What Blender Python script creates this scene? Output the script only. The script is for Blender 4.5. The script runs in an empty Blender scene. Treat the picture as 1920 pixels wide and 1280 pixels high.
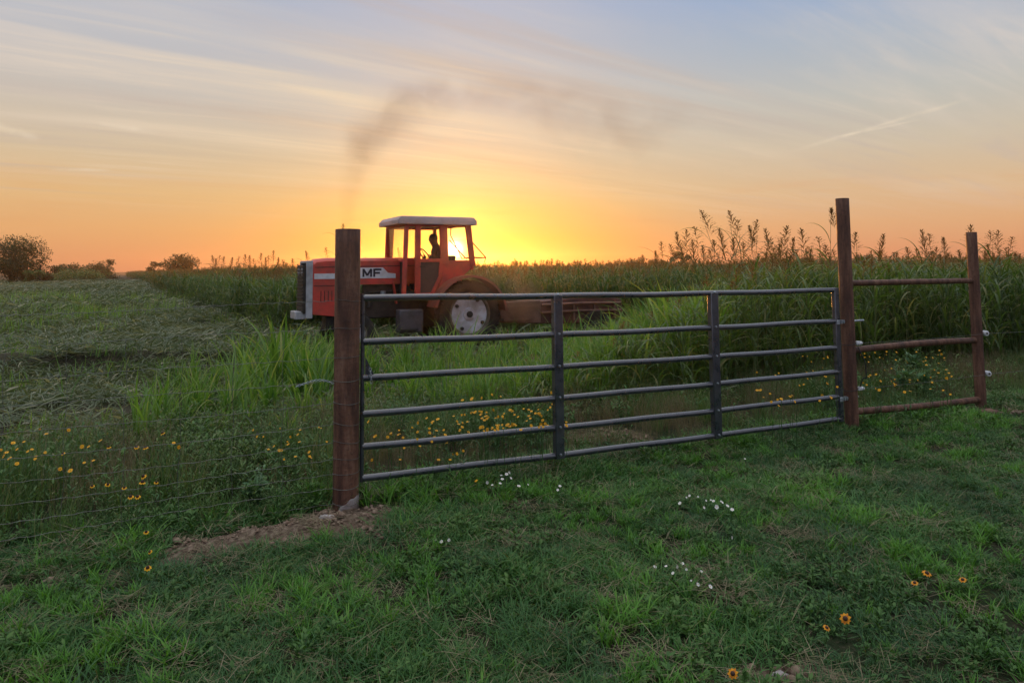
import bpy, bmesh, math, random
import numpy as np
from mathutils import Vector, Matrix, Euler
R = math.radians
rng = np.random.default_rng(7)
random.seed(7)
scene = bpy.context.scene
COL = scene.collection

# ------------------------------------------------------------------ camera
CAM_H, FPX, PX0, PY0, PITCH, ROLL = 1.6, 1387.0, 960.0, 394.0, 4.5, -0.5
cd = bpy.data.cameras.new("Camera")
cam = bpy.data.objects.new("Camera", cd)
COL.objects.link(cam)
cd.sensor_width = 36.0
cd.lens = 36.0 * FPX / 1920.0
cd.shift_y = -(640.0 - PY0) / 1920.0
cd.clip_start, cd.clip_end = 0.05, 6000.0
CM = Matrix.Rotation(R(90 + PITCH), 3, 'X') @ Matrix.Rotation(R(ROLL), 3, 'Z')
cam.matrix_world = Matrix.Translation((0, 0, CAM_H)) @ CM.to_4x4()
scene.camera = cam

def ray(u, v):
    return (CM @ Vector(((u - PX0) / FPX, -(v - PY0) / FPX, -1.0))).normalized()
def on_plane(u, v, z=0.0):
    d = ray(u, v); t = (z - CAM_H) / d.z
    return Vector((d.x * t, d.y * t, z))
def at_depth(u, v, Y):
    d = ray(u, v); t = Y / d.y
    return Vector((d.x * t, Y, CAM_H + d.z * t))
def proj(p):
    q = CM.transposed() @ (Vector(p) - Vector((0, 0, CAM_H)))
    return (PX0 + FPX * q.x / -q.z, PY0 - FPX * q.y / -q.z)
def z_at(p, v):
    """height above plan point p whose image row is v"""
    a, b = -1.0, 12.0
    for _ in range(40):
        m = (a + b) / 2
        if proj((p[0], p[1], m))[1] > v: a = m
        else: b = m
    return (a + b) / 2

# ------------------------------------------------------------------ render / colour
scene.render.engine = 'CYCLES'
cy = scene.cycles
cy.max_bounces = 6; cy.diffuse_bounces = 2; cy.glossy_bounces = 2; cy.transmission_bounces = 4
cy.volume_bounces = 0; cy.transparent_max_bounces = 12
cy.volume_step_rate = 2.0; cy.volume_max_steps = 96
cy.use_denoising = True
cy.sample_clamp_indirect = 4.0
cy.caustics_reflective = False; cy.caustics_refractive = False
vs = scene.view_settings
vs.view_transform = 'Standard'; vs.look = 'None'; vs.exposure = 0.0; vs.gamma = 1.0
vs.use_curve_mapping = False

def lin(r, g, b, k=1.0):
    f = lambda c: (c / 255 / 12.92) if c / 255 <= 0.04045 else ((c / 255 + 0.055) / 1.055) ** 2.4
    return (f(r) * k, f(g) * k, f(b) * k, 1.0)

# ------------------------------------------------------------------ node helper
class S:
    """a shader socket (or number) with arithmetic"""
    def __init__(s, nt, o): s.nt, s.o = nt, o
    def _m(s, op, *a, clamp=False):
        n = s.nt.nodes.new('ShaderNodeMath'); n.operation = op; n.use_clamp = clamp
        for i, x in enumerate(a):
            if isinstance(x, S): s.nt.links.new(x.o, n.inputs[i])
            else: n.inputs[i].default_value = x
        return S(s.nt, n.outputs[0])
    def __add__(s, x): return s._m('ADD', s, x)
    def __radd__(s, x): return s._m('ADD', x, s)
    def __sub__(s, x): return s._m('SUBTRACT', s, x)
    def __rsub__(s, x): return s._m('SUBTRACT', x, s)
    def __mul__(s, x): return s._m('MULTIPLY', s, x)
    def __rmul__(s, x): return s._m('MULTIPLY', x, s)
    def __truediv__(s, x): return s._m('DIVIDE', s, x)
    def __rtruediv__(s, x): return s._m('DIVIDE', x, s)
    def __pow__(s, x): return s._m('POWER', s, x)
    def max(s, x): return s._m('MAXIMUM', s, x)
    def min(s, x): return s._m('MINIMUM', s, x)
    def fn(s, op): return s._m(op, s)
    def clamp(s): return s._m('ADD', s, 0.0, clamp=True)
    def gauss(s, w): return ((s / w) * (s / w) * -1.0).fn('EXPONENT')
    def step(s, a, b):
        n = s.nt.nodes.new('ShaderNodeMapRange'); n.interpolation_type = 'SMOOTHSTEP'
        s.nt.links.new(s.o, n.inputs['Value'])
        n.inputs['From Min'].default_value = a; n.inputs['From Max'].default_value = b
        return S(s.nt, n.outputs['Result'])

def dot(nt, vec, c):
    n = nt.nodes.new('ShaderNodeVectorMath'); n.operation = 'DOT_PRODUCT'
    nt.links.new(vec, n.inputs[0]); n.inputs[1].default_value = c
    return S(nt, n.outputs['Value'])
def combine(nt, x, y, z):
    n = nt.nodes.new('ShaderNodeCombineXYZ')
    for i, q in enumerate((x, y, z)):
        if isinstance(q, S): nt.links.new(q.o, n.inputs[i])
        else: n.inputs[i].default_value = q
    return n.outputs[0]
def noise(nt, vec, scale, detail=4, rough=0.55, dist=0.0):
    n = nt.nodes.new('ShaderNodeTexNoise'); n.inputs['Scale'].default_value = scale
    n.inputs['Detail'].default_value = detail; n.inputs['Roughness'].default_value = rough
    n.inputs['Distortion'].default_value = dist
    if vec is not None: nt.links.new(vec, n.inputs['Vector'])
    return S(nt, n.outputs['Fac'])
def mixc(nt, f, a, b, mode='MIX'):
    n = nt.nodes.new('ShaderNodeMix'); n.data_type = 'RGBA'; n.blend_type = mode
    for sock, q in ((n.inputs[0], f), (n.inputs[6], a), (n.inputs[7], b)):
        if isinstance(q, S): nt.links.new(q.o, sock)
        elif isinstance(q, bpy.types.NodeSocket): nt.links.new(q, sock)
        elif isinstance(q, (int, float)): sock.default_value = q
        else: sock.default_value = q if len(q) == 4 else (*q, 1)
    return n.outputs[2]
def ramp(nt, f, stops, interp='LINEAR'):
    n = nt.nodes.new('ShaderNodeValToRGB'); cr = n.color_ramp; cr.interpolation = interp
    while len(cr.elements) < len(stops): cr.elements.new(0.5)
    for e, (p, c) in zip(cr.elements, stops): e.position = p; e.color = c if len(c) == 4 else (*c, 1)
    nt.links.new(f.o, n.inputs[0]); return n.outputs[0]

# ------------------------------------------------------------------ world: evening sky
SUN_DIR = ray(853, 467)
w = bpy.data.worlds.new("World"); scene.world = w; w.use_nodes = True
nt = w.node_tree; nt.nodes.clear()
tc = nt.nodes.new('ShaderNodeTexCoord'); D = tc.outputs['Generated']
dz = dot(nt, D, (0, 0, 1)); dx = dot(nt, D, (1, 0, 0)); dy = dot(nt, D, (0, 1, 0))
el = dz.fn('ARCSINE') * 57.2958
sh = Vector((SUN_DIR.x, SUN_DIR.y, 0)).normalized()
az = S(nt, nt.nodes.new('ShaderNodeMath').outputs[0])
azn = az.o.node; azn.operation = 'ARCTAN2'
ax_ = dot(nt, D, (sh.y, -sh.x, 0)); ay_ = dot(nt, D, (sh.x, sh.y, 0))
nt.links.new(ax_.o, azn.inputs[0]); nt.links.new(ay_.o, azn.inputs[1])
az = az * 57.2958
f = (el.max(0.0) / 90.0).fn('SQRT')
P = lambda e: math.sqrt(e / 90.0)
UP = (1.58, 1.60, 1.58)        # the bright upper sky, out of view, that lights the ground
left = ramp(nt, f, [(0, lin(216, 138, 102)), (P(.8), lin(226, 152, 104)), (P(3.0), lin(230, 172, 114)), (P(5.5), lin(226, 184, 130)),
                    (P(8.5), lin(214, 192, 160)), (P(12), lin(204, 193, 180)), (P(16), lin(190, 190, 194)), (P(20.5), lin(174, 184, 202)),
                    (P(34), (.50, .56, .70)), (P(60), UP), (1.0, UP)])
right = ramp(nt, f, [(0, lin(220, 136, 104)), (P(.8), lin(228, 150, 106)), (P(3.0), lin(226, 172, 124)), (P(5.5), lin(220, 186, 146)),
                     (P(8.5), lin(208, 192, 168)), (P(12), lin(192, 191, 184)), (P(16), lin(172, 183, 196)), (P(20.5), lin(150, 172, 206)),
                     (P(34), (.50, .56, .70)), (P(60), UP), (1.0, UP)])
mid = ramp(nt, f, [(0, lin(250, 130, 20)), (P(.8), lin(252, 152, 30)), (P(2.2), lin(252, 184, 62)), (P(4.5), lin(246, 200, 110)),
                   (P(7), lin(232, 202, 148)), (P(10), lin(221, 200, 172)), (P(14), lin(208, 197, 188)), (P(17), lin(197, 193, 196)), (P(20.5), lin(184, 188, 204)),
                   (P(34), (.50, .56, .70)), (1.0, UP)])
base = mixc(nt, az.step(-30, 36), left, right)
base = mixc(nt, az.gauss(12.5), base, mid)
# far side of the sky, away from the sunset: cooler and dimmer near the horizon
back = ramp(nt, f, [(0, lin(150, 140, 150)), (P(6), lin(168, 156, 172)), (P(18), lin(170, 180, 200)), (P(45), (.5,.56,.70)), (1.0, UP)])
base = mixc(nt, az.fn('ABSOLUTE').step(50, 110), base, back)
# angular distance from the sun
cs = dot(nt, D, SUN_DIR)
ang = cs.min(0.99999999).fn('ARCCOSINE') * 57.2958
# stretched distance: glow reaches higher than wide
eang = (((az * 0.95) ** 2.0) + ((el - math.degrees(math.asin(SUN_DIR.z))) * 0.85) ** 2.0)
eang = ((((az * 1.12) * (az * 1.12)) + ((el - 1.6) * 0.86) * ((el - 1.6) * 0.86))).fn('SQRT')
def addc(a, col, fac):
    c = mixc(nt, 1.0, (col[0], col[1], col[2], 1), combine(nt, fac, fac, fac), 'MULTIPLY')
    return mixc(nt, 1.0, a, c, 'ADD')
# high thin streaks of cirrus, in a plane overhead
inv = 1.0 / (dz.max(0.0) + 0.045)
px_, py_ = dx * inv, dy * inv
ca, sa = math.cos(R(38)), math.sin(R(38))
u_ = px_ * ca + py_ * sa; v_ = py_ * ca - px_ * sa
n1 = noise(nt, combine(nt, u_ * 0.22, v_ * 1.5, 1.0), 1.0, 7, 0.62, 0.7)
n2 = noise(nt, combine(nt, u_ * 0.6, v_ * 4.2, 7.0), 1.0, 6, 0.62, 1.0)
n3 = noise(nt, combine(nt, px_ * 0.32, py_ * 0.32, 3.0), 1.0, 3, 0.5)
cl = (n1.step(0.42, 0.78) * 0.75 + n2.step(0.45, 0.8) * 0.5) * n3.step(0.34, 0.62)
cl = cl * el.step(2.0, 9.0) * (1.0 - el.step(16.0, 30.0) * 0.6)
cloudc = mixc(nt, az.gauss(26.0), lin(228, 212, 200), lin(254, 228, 184))
base = mixc(nt, cl * 0.75, base, cloudc)
n4 = noise(nt, combine(nt, u_ * 0.2, v_ * 1.3, 13.0), 1.0, 6, 0.62, 0.7)
base = mixc(nt, n4.step(.52, .74) * el.step(2.0, 7.0) * 0.34, base, mixc(nt, az.gauss(26.0), lin(176, 170, 180), lin(206, 172, 136)))
# low darker bands close to the horizon
nb = noise(nt, combine(nt, az * 0.05, el * 0.55, 2.0), 1.0, 4, 0.6, 0.3)
base = mixc(nt, nb.step(0.5, 0.75) * (1.0 - el.step(4.0, 9.0)) * 0.22, base, lin(222, 150, 96))
# two thin old contrails
def trail(a, b, wid, amt):
    global base
    A, B = ray(*a), ray(*b); nrm = A.cross(B).normalized(); mid_ = (A + B).normalized(); along = (B - A).normalized()
    half = math.degrees(A.angle(B)) / 2
    q = dot(nt, D, nrm) * 57.2958; t = dot(nt, D, along) * 57.2958
    wob = (noise(nt, D, 30.0, 3) - 0.5) * 0.16
    m = (q + wob).gauss(wid) * (1.0 - t.fn('ABSOLUTE').step(half * 0.5, half)) * dot(nt, D, mid_).step(0.5, 0.6) * amt
    m = m * (noise(nt, D, 55.0, 4).step(0.25, 0.65) * 0.7 + 0.3)
    base = mixc(nt, m, base, lin(240, 222, 196))
trail((1470, 288), (1850, 176), 0.12, 0.34)
trail((1540, 262), (1740, 222), 0.07, 0.3)
trail((175, 230), (300, 250), 0.13, 0.5)
trail((-40, 228), (80, 262), 0.22, 0.4)
trail((90, 318), (215, 318), 0.10, 0.35)
# glow round the sun
base = addc(base, lin(255, 190, 60), eang.gauss(5.4) * 0.11)
base = addc(base, lin(255, 215, 110), eang.gauss(2.1) * 0.34)
base = addc(base, lin(255, 240, 190), ang.gauss(0.85) * 1.3)
base = addc(base, lin(255, 244, 214), ang.gauss(0.42) * 6.0)
base = mixc(nt, el.step(-0.6, 0.0), (0.045, 0.05, 0.03, 1), base)
bg = nt.nodes.new('ShaderNodeBackground'); out = nt.nodes.new('ShaderNodeOutputWorld')
bg.inputs['Strength'].default_value = 1.0
nt.links.new(base, bg.inputs['Color']); nt.links.new(bg.outputs[0], out.inputs['Surface'])
w.cycles.sampling_method = 'MANUAL'; w.cycles.sample_map_resolution = 1024

# ------------------------------------------------------------------ the low sun
sl = bpy.data.lights.new("Sun", 'SUN'); sl.energy = 3.2; sl.angle = R(0.6); sl.color = (1.0, 0.36, 0.07)
so = bpy.data.objects.new("Sun", sl); COL.objects.link(so)
so.rotation_euler = Vector(SUN_DIR).to_track_quat('Z', 'Y').to_euler()
so.location = (0, 60, 20)
HAZE, HAZE_G = 0.00050, 0.87
# ------------------------------------------------------------------ tagging and mesh helpers
def tag(o, label=None, cat=None, group=None, kind=None):
    if label: o['label'] = label
    if cat: o['category'] = cat
    if group: o['group'] = group
    if kind: o['kind'] = kind
    return o
def empty(name, loc=(0, 0, 0), rz=0.0, label=None, cat=None, group=None):
    o = bpy.data.objects.new(name, None); COL.objects.link(o)
    o.location = loc; o.rotation_euler = (0, 0, rz); o.empty_display_size = 0.1
    return tag(o, label, cat, group)
def kids(o): return [c for c in bpy.data.objects if c.parent == o]
def copy_tree(root, loc, rz=0.0, scale=1.0, tilt=(0, 0)):
    r = root.copy(); COL.objects.link(r)
    r.location = loc; r.rotation_euler = (tilt[0], tilt[1], rz); r.scale = (scale,) * 3
    for c in TREE.get(root.name, kids(root)):
        k = c.copy(); COL.objects.link(k); k.parent = r
    return r
TREE = {}

class MB:
    """collects shapes for ONE mesh object"""
    def __init__(s): s.v, s.f, s.m = [], [], []
    def raw(s, V, F, mi=0):
        b = len(s.v); s.v += [tuple(p) for p in V]; s.f += [tuple(b + i for i in q) for q in F]; s.m += [mi] * len(F)
        return s
    def box(s, c, d, rot=None, mi=0):
        V = [Vector((x * d[0] / 2, y * d[1] / 2, z * d[2] / 2)) for x in (-1, 1) for y in (-1, 1) for z in (-1, 1)]
        if rot is not None: V = [rot @ p for p in V]
        c = Vector(c)
        return s.raw([p + c for p in V], [(0, 1, 3, 2), (4, 6, 7, 5), (0, 4, 5, 1), (2, 3, 7, 6), (0, 2, 6, 4), (1, 5, 7, 3)], mi)
    def bar(s, a, b, w, h, up=(0, 0, 1), mi=0):
        a, b = Vector(a), Vector(b); x = (b - a); L = x.length; x.normalize()
        y = Vector(up).cross(x)
        if y.length < 1e-4: y = Vector((0, 1, 0)).cross(x)
        y.normalize(); z = x.cross(y)
        M = Matrix((x, y, z)).transposed()
        return s.box((a + b) / 2, (L, w, h), M, mi)
    def prism(s, poly, a, b, axis='y', mi=0):
        """polygon in the plane normal to axis, from a to b"""
        n = len(poly)
        def P(p, t): return {'y': (p[0], t, p[1]), 'x': (t, p[0], p[1]), 'z': (p[0], p[1], t)}[axis]
        V = [P(p, a) for p in poly] + [P(p, b) for p in poly]
        F = [tuple(range(n))[::-1], tuple(range(n, 2 * n))] + [(i, (i + 1) % n, n + (i + 1) % n, n + i) for i in range(n)]
        return s.raw(V, F, mi)
    def tube(s, path, r, seg=10, cap=True, mi=0, closed=False):
        P = [Vector(p) for p in path]; n = len(P); rs = r if hasattr(r, '__len__') else [r] * n
        V = []; up = None
        for i, p in enumerate(P):
            if closed: t = P[(i + 1) % n] - P[i - 1]
            else: t = P[min(i + 1, n - 1)] - P[max(i - 1, 0)]
            t.normalize()
            if up is None:
                up = Vector((0, 0, 1)) if abs(t.z) < 0.9 else Vector((1, 0, 0))
            a = up - t * up.dot(t)
            a.normalize(); up = a; b = t.cross(a)
            for k in range(seg):
                q = 2 * math.pi * k / seg
                V.append(p + (a * math.cos(q) + b * math.sin(q)) * rs[i])
        F = []
        for i in range(n if closed else n - 1):
            j = (i + 1) % n
            for k in range(seg): F.append((i * seg + k, i * seg + (k + 1) % seg, j * seg + (k + 1) % seg, j * seg + k))
        if cap and not closed: F += [tuple(range(seg))[::-1], tuple((n - 1) * seg + k for k in range(seg))]
        return s.raw(V, F, mi)
    def lathe(s, prof, origin=(0, 0, 0), axis='z', seg=24, mi=0, cap=True):
        """prof: (radius, height) pairs revolved about the axis"""
        V = []; o = Vector(origin)
        for (r, h) in prof:
            for k in range(seg):
                q = 2 * math.pi * k / seg; c, d = r * math.cos(q), r * math.sin(q)
                V.append(o + Vector({'z': (c, d, h), 'y': (c, h, d), 'x': (h, c, d)}[axis]))
        F = []
        for i in range(len(prof) - 1):
            for k in range(seg): F.append((i * seg + k, i * seg + (k + 1) % seg, (i + 1) * seg + (k + 1) % seg, (i + 1) * seg + k))
        if prof[0][0] > 1e-4 and cap: F.append(tuple(range(seg))[::-1])
        if prof[-1][0] > 1e-4 and cap: F.append(tuple((len(prof) - 1) * seg + k for k in range(seg)))
        return s.raw(V, F, mi)
    def build(s, name, mats, parent=None, smooth=True, bevel=0.0, angle=40):
        me = bpy.data.meshes.new(name); me.from_pydata(s.v, [], s.f); me.validate()
        mats = mats if isinstance(mats, (list, tuple)) else [mats]
        for m in mats: me.materials.append(m)
        bm = bmesh.new(); bm.from_mesh(me)
        if len(mats) > 1 and len(bm.faces) == len(s.m):
            for fa, k in zip(bm.faces, s.m): fa.material_index = k
        bmesh.ops.remove_doubles(bm, verts=bm.verts, dist=1e-6)
        bmesh.ops.recalc_face_normals(bm, faces=bm.faces)
        ca = math.cos(R(angle))
        for fa in bm.faces: fa.smooth = smooth
        for e in bm.edges:
            if len(e.link_faces) == 2 and e.link_faces[0].normal.dot(e.link_faces[1].normal) < ca: e.smooth = False
        bm.to_mesh(me); bm.free()
        o = bpy.data.objects.new(name, me); COL.objects.link(o)
        if parent is not None: o.parent = parent
        if bevel > 0:
            m = o.modifiers.new("Bevel", 'BEVEL'); m.width = bevel; m.segments = 2; m.limit_method = 'ANGLE'; m.angle_limit = R(35)
            m.harden_normals = False
        return o

def vnoise(x, y, scale, seed=0, octaves=3):
    x = np.asarray(x, float) * scale; y = np.asarray(y, float) * scale; out = 0; amp = 1; tot = 0
    for o in range(octaves):
        xi, yi = np.floor(x), np.floor(y); fx, fy = x - xi, y - yi
        fx = fx * fx * (3 - 2 * fx); fy = fy * fy * (3 - 2 * fy)
        def h(a, b):
            q = np.sin(a * 127.1 + b * 311.7 + (seed + o * 17) * 74.7) * 43758.5453
            return q - np.floor(q)
        out = out + amp * ((h(xi, yi) * (1 - fx) + h(xi + 1, yi) * fx) * (1 - fy) + (h(xi, yi + 1) * (1 - fx) + h(xi + 1, yi + 1) * fx) * fy)
        tot += amp; amp *= 0.5; x = x * 2.03 + 5.1; y = y * 2.03 + 1.7
    return out / tot
def sstep(a, b, x):
    t = np.clip((np.asarray(x, float) - a) / (b - a), 0, 1); return t * t * (3 - 2 * t)

# ------------------------------------------------------------------ materials
def new_mat(name):
    m = bpy.data.materials.new(name); m.use_nodes = True; nt = m.node_tree
    b = nt.nodes['Principled BSDF']; return m, nt, b
def geo_pos(nt): return nt.nodes.new('ShaderNodeNewGeometry').outputs['Position']
def obj_pos(nt): return nt.nodes.new('ShaderNodeTexCoord').outputs['Object']
def attr(nt, name, kind='GEOMETRY'):
    n = nt.nodes.new('ShaderNodeAttribute'); n.attribute_name = name; n.attribute_type = kind
    return S(nt, n.outputs['Fac'])
def bump(nt, b, h, strength=0.3, dist=0.02):
    n = nt.nodes.new('ShaderNodeBump'); n.inputs['Strength'].default_value = strength; n.inputs['Distance'].default_value = dist
    nt.links.new(h.o, n.inputs['Height']); nt.links.new(n.outputs[0], b.inputs['Normal'])

def leaf_mat(name, c1, c2, dry, dryamt=0.25, trans=0.35, rough=0.45, spec=0.4, patch=0.35, patchcol=None, tcol=1.6):
    m, nt, b = new_mat(name)
    rnd = attr(nt, 'rnd'); tt = attr(nt, 'tt'); tint = attr(nt, 'tint', 'INSTANCER')
    f = (rnd * 0.6 + tint * 0.55 - 0.08).clamp()
    c = mixc(nt, f, c1, c2)
    pn = noise(nt, geo_pos(nt), 0.9, 3)
    c = mixc(nt, pn.step(0.42, 0.66) * patch, c, patchcol or c1)
    d = (tt.step(0.55, 1.0) * rnd.step(0.45, 1.0) + rnd.step(1 - dryamt * 0.5, 1.0)) .clamp()
    c = mixc(nt, d * min(1, dryamt * 2.4), c, dry)
    nt.links.new(c, b.inputs['Base Color'])
    b.inputs['Roughness'].default_value = rough; b.inputs['Specular IOR Level'].default_value = spec
    tr = nt.nodes.new('ShaderNodeBsdfTranslucent')
    tc_ = mixc(nt, 1.0, c, (tcol, tcol * 0.95, tcol * 0.45, 1), 'MULTIPLY'); nt.links.new(tc_, tr.inputs['Color'])
    ms = nt.nodes.new('ShaderNodeMixShader'); ms.inputs[0].default_value = trans
    nt.links.new(b.outputs[0], ms.inputs[1]); nt.links.new(tr.outputs[0], ms.inputs[2])
    nt.links.new(ms.outputs[0], nt.nodes['Material Output'].inputs['Surface'])
    return m
def plain(name, c, rough=0.5, metal=0.0, spec=0.5, var=0.25, scale=8.0, c2=None, bmp=0.0, coat=0.0, bscale=None):
    m, nt, b = new_mat(name); p = obj_pos(nt)
    n = noise(nt, p, scale, 5, 0.6)
    c2 = c2 or tuple(x * (1 - var) for x in c)
    nt.links.new(mixc(nt, n.step(0.35, 0.68), c, c2), b.inputs['Base Color'])
    b.inputs['Metallic'].default_value = metal; b.inputs['Specular IOR Level'].default_value = spec
    r = n * 0.3 + (rough - 0.15); nt.links.new(r.o, b.inputs['Roughness'])
    b.inputs['Coat Weight'].default_value = coat
    if bmp: bump(nt, b, noise(nt, p, bscale or scale * 4, 4), bmp, 0.01)
    return m

M = {}
M['lawn'] = leaf_mat('lawn_blade', (.016, .070, .020), (.100, .250, .055), (.22, .17, .08), 0.28, 0.25, spec=.22, patch=.5, patchcol=(.040, .095, .050))
M['lawnb'] = leaf_mat('bright_blade', (.050, .17, .026), (.17, .38, .060), (.2, .18, .07), 0.12, 0.28, spec=.22, patch=.2)
M['weed'] = leaf_mat('weed_leaf', (.034, .10, .026), (.11, .21, .050), (.15, .12, .05), 0.10, 0.2, rough=.55, spec=.2)
M['straw'] = leaf_mat('dry_straw', (.16, .13, .07), (.30, .26, .16), (.10, .07, .04), 0.3, 0.2, rough=.6, spec=.3)
M['meadow'] = leaf_mat('meadow_leaf', (.045, .115, .034), (.16, .24, .075), (.24, .20, .12), 0.3, 0.3, rough=.6, spec=.25)
M['brown'] = leaf_mat('brown_seed_grass', (.15, .125, .075), (.26, .22, .14), (.12, .08, .05), 0.4, 0.25, rough=.7, spec=.15)
M['crop'] = leaf_mat('crop_leaf', (.026, .072, .018), (.155, .230, .060), (.38, .31, .15), 0.28, 0.40, rough=.38, spec=.5, patch=.25)
M['regrow'] = leaf_mat('young_crop_leaf', (.065, .165, .028), (.23, .37, .070), (.44, .38, .16), 0.2, 0.42, rough=.42, spec=.4, patch=.1)
M['stem'] = leaf_mat('crop_stem', (.08, .13, .04), (.14, .19, .06), (.22, .18, .08), 0.3, 0.15, rough=.5)
M['seed'] = leaf_mat('seed_head', (.15, .095, .042), (.25, .165, .075), (.34, .24, .12), 0.3, 0.35, rough=.7, spec=.15, patch=.0)
M['hay'] = leaf_mat('cut_leaf', (.050, .085, .032), (.19, .215, .120), (.46, .42, .30), 0.30, 0.25, rough=.5, spec=.45, patch=.5, patchcol=(.06, .09, .04))
M['silver'] = leaf_mat('silver_leaf', (.10, .20, .09), (.24, .33, .22), (.25, .25, .18), 0.1, 0.25, rough=.7, spec=.2)
M['farcrop'] = leaf_mat('far_crop_leaf', (.070, .095, .035), (.125, .155, .055), (.22, .15, .07), 0.4, 0.35, rough=.6, spec=.2, patch=.3)
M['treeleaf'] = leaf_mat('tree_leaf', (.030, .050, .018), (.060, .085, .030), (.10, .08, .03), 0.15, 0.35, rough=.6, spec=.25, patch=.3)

def pipe_rust():
    m, nt, b = new_mat('rusty_pipe'); p = obj_pos(nt)
    mp = nt.nodes.new('ShaderNodeMapping'); mp.inputs['Scale'].default_value = (9, 9, 1.3); nt.links.new(p, mp.inputs[0])
    a = noise(nt, mp.outputs[0], 1.6, 6, 0.65); c = noise(nt, p, 38, 4, 0.6); d = noise(nt, p, 3.2, 3)
    col = ramp(nt, a, [(0.32, (.040, .021, .015)), (0.45, (.090, .041, .027)), (0.56, (.15, .070, .043)), (0.72, (.24, .135, .090))])
    col = mixc(nt, c.step(0.5, 0.72) * 0.55, col, (.055, .026, .022, 1))
    col = mixc(nt, d.step(0.52, 0.7) * 0.35, col, (.11, .07, .055, 1))
    nt.links.new(col, b.inputs['Base Color']); nt.links.new((c * 0.25 + 0.5).o, b.inputs['Roughness'])
    b.inputs['Specular IOR Level'].default_value = .35
    bump(nt, b, c + a, 0.6, 0.008)
    return m
M['rust'] = pipe_rust()
M['gate'] = plain('gate_paint', (.016, .019, .032), 0.30, 0.0, 1.0, c2=(.040, .044, .060), coat=.7, scale=14, bmp=.08)
M['galv'] = plain('galvanised_metal', (.45, .50, .55), 0.42, 0.75, 0.5, scale=30, c2=(.28, .32, .36))
M['wire'] = plain('fence_wire', (.17, .18, .17), 0.5, 0.6, 0.5, scale=20, c2=(.13, .12, .11))
M['porcelain'] = plain('white_insulator', (.72, .74, .78), 0.3, 0, .5, var=.15)
M['rubber'] = plain('black_rubber', (.018, .017, .016), 0.75, 0, .3, c2=(.05, .04, .032), scale=5, bmp=.3)
M['paleconc'] = plain('bare_pale_metal', (.40, .37, .36), 0.75, 0, .3, c2=(.25, .19, .17), scale=18, bmp=.3)
M['red'] = plain('red_paint', (.60, .060, .042), 0.5, 0, .4, c2=(.36, .060, .042), scale=3.5, coat=.15)
M['grey'] = plain('grey_paint', (.42, .43, .46), 0.5, 0, .5, c2=(.27, .27, .28), scale=5)
M['dark'] = plain('dark_grimy_metal', (.030, .026, .023), 0.65, 0.2, .4, c2=(.060, .048, .038), scale=7, bmp=.2)
M['white'] = plain('white_decal', (.66, .66, .70), 0.5, 0, .5, c2=(.50, .47, .50), scale=6)
M['black'] = plain('black_lettering', (.03, .022, .03), 0.5)
M['roofpaint'] = plain('faded_roof_paint', (.46, .37, .37), 0.55, 0, .4, c2=(.36, .28, .27), scale=3)
M['rim'] = plain('pale_rim_paint', (.70, .69, .78), 0.6, 0, .3, c2=(.44, .40, .42), scale=5)
M['rimdirt'] = plain('dirty_rim', (.19, .16, .12), 0.7, 0, .3, c2=(.11, .085, .06), scale=9)
M['maroon'] = plain('weathered_maroon', (.13, .050, .040), 0.65, 0, .3, c2=(.075, .034, .028), scale=4, bmp=.15)
M['tan'] = plain('dusty_rust_panel', (.20, .105, .075), 0.7, 0, .3, c2=(.11, .058, .044), scale=4, bmp=.15)
M['skin'] = plain('skin', (.30, .17, .12), 0.5)
M['shirt'] = plain('shirt', (.09, .05, .05), 0.8)
M['hair'] = plain('hair', (.03, .02, .015), 0.7)
M['petal'] = plain('yellow_petal', (.78, .42, .015), 0.55, 0, .2, c2=(.62, .25, .01), scale=60)
M['petalr'] = plain('gold_petal', (.72, .33, .012), 0.55, 0, .2, c2=(.40, .09, .01), scale=90)
M['cone'] = plain('dark_flower_centre', (.045, .018, .010), 0.8)
M['whitepetal'] = plain('white_petal', (.72, .72, .68), 0.6, 0, .2, var=.12)
M['bark'] = plain('bark', (.055, .042, .032), 0.85, 0, .2, scale=3, bmp=.4)
M['clod'] = plain('earth_clod', (.16, .105, .075), .95, 0, .1, c2=(.28, .21, .155), scale=30)
M['cable'] = plain('black_cable', (.015, .015, .016), 0.5)
def glass_mat():
    m = bpy.data.materials.new('window_glass'); m.use_nodes = True; nt = m.node_tree; nt.nodes.clear()
    t = nt.nodes.new('ShaderNodeBsdfTransparent'); t.inputs[0].default_value = (.93, .92, .88, 1)
    g = nt.nodes.new('ShaderNodeBsdfGlossy'); g.inputs['Roughness'].default_value = .08
    fr = nt.nodes.new('ShaderNodeFresnel'); fr.inputs[0].default_value = 1.45
    mx = nt.nodes.new('ShaderNodeMixShader'); o = nt.nodes.new('ShaderNodeOutputMaterial')
    nt.links.new((S(nt, fr.outputs[0]) * .3).o, mx.inputs[0]); nt.links.new(t.outputs[0], mx.inputs[1]); nt.links.new(g.outputs[0], mx.inputs[2])
    nt.links.new(mx.outputs[0], o.inputs[0]); return m
M['glass'] = glass_mat()
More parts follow.
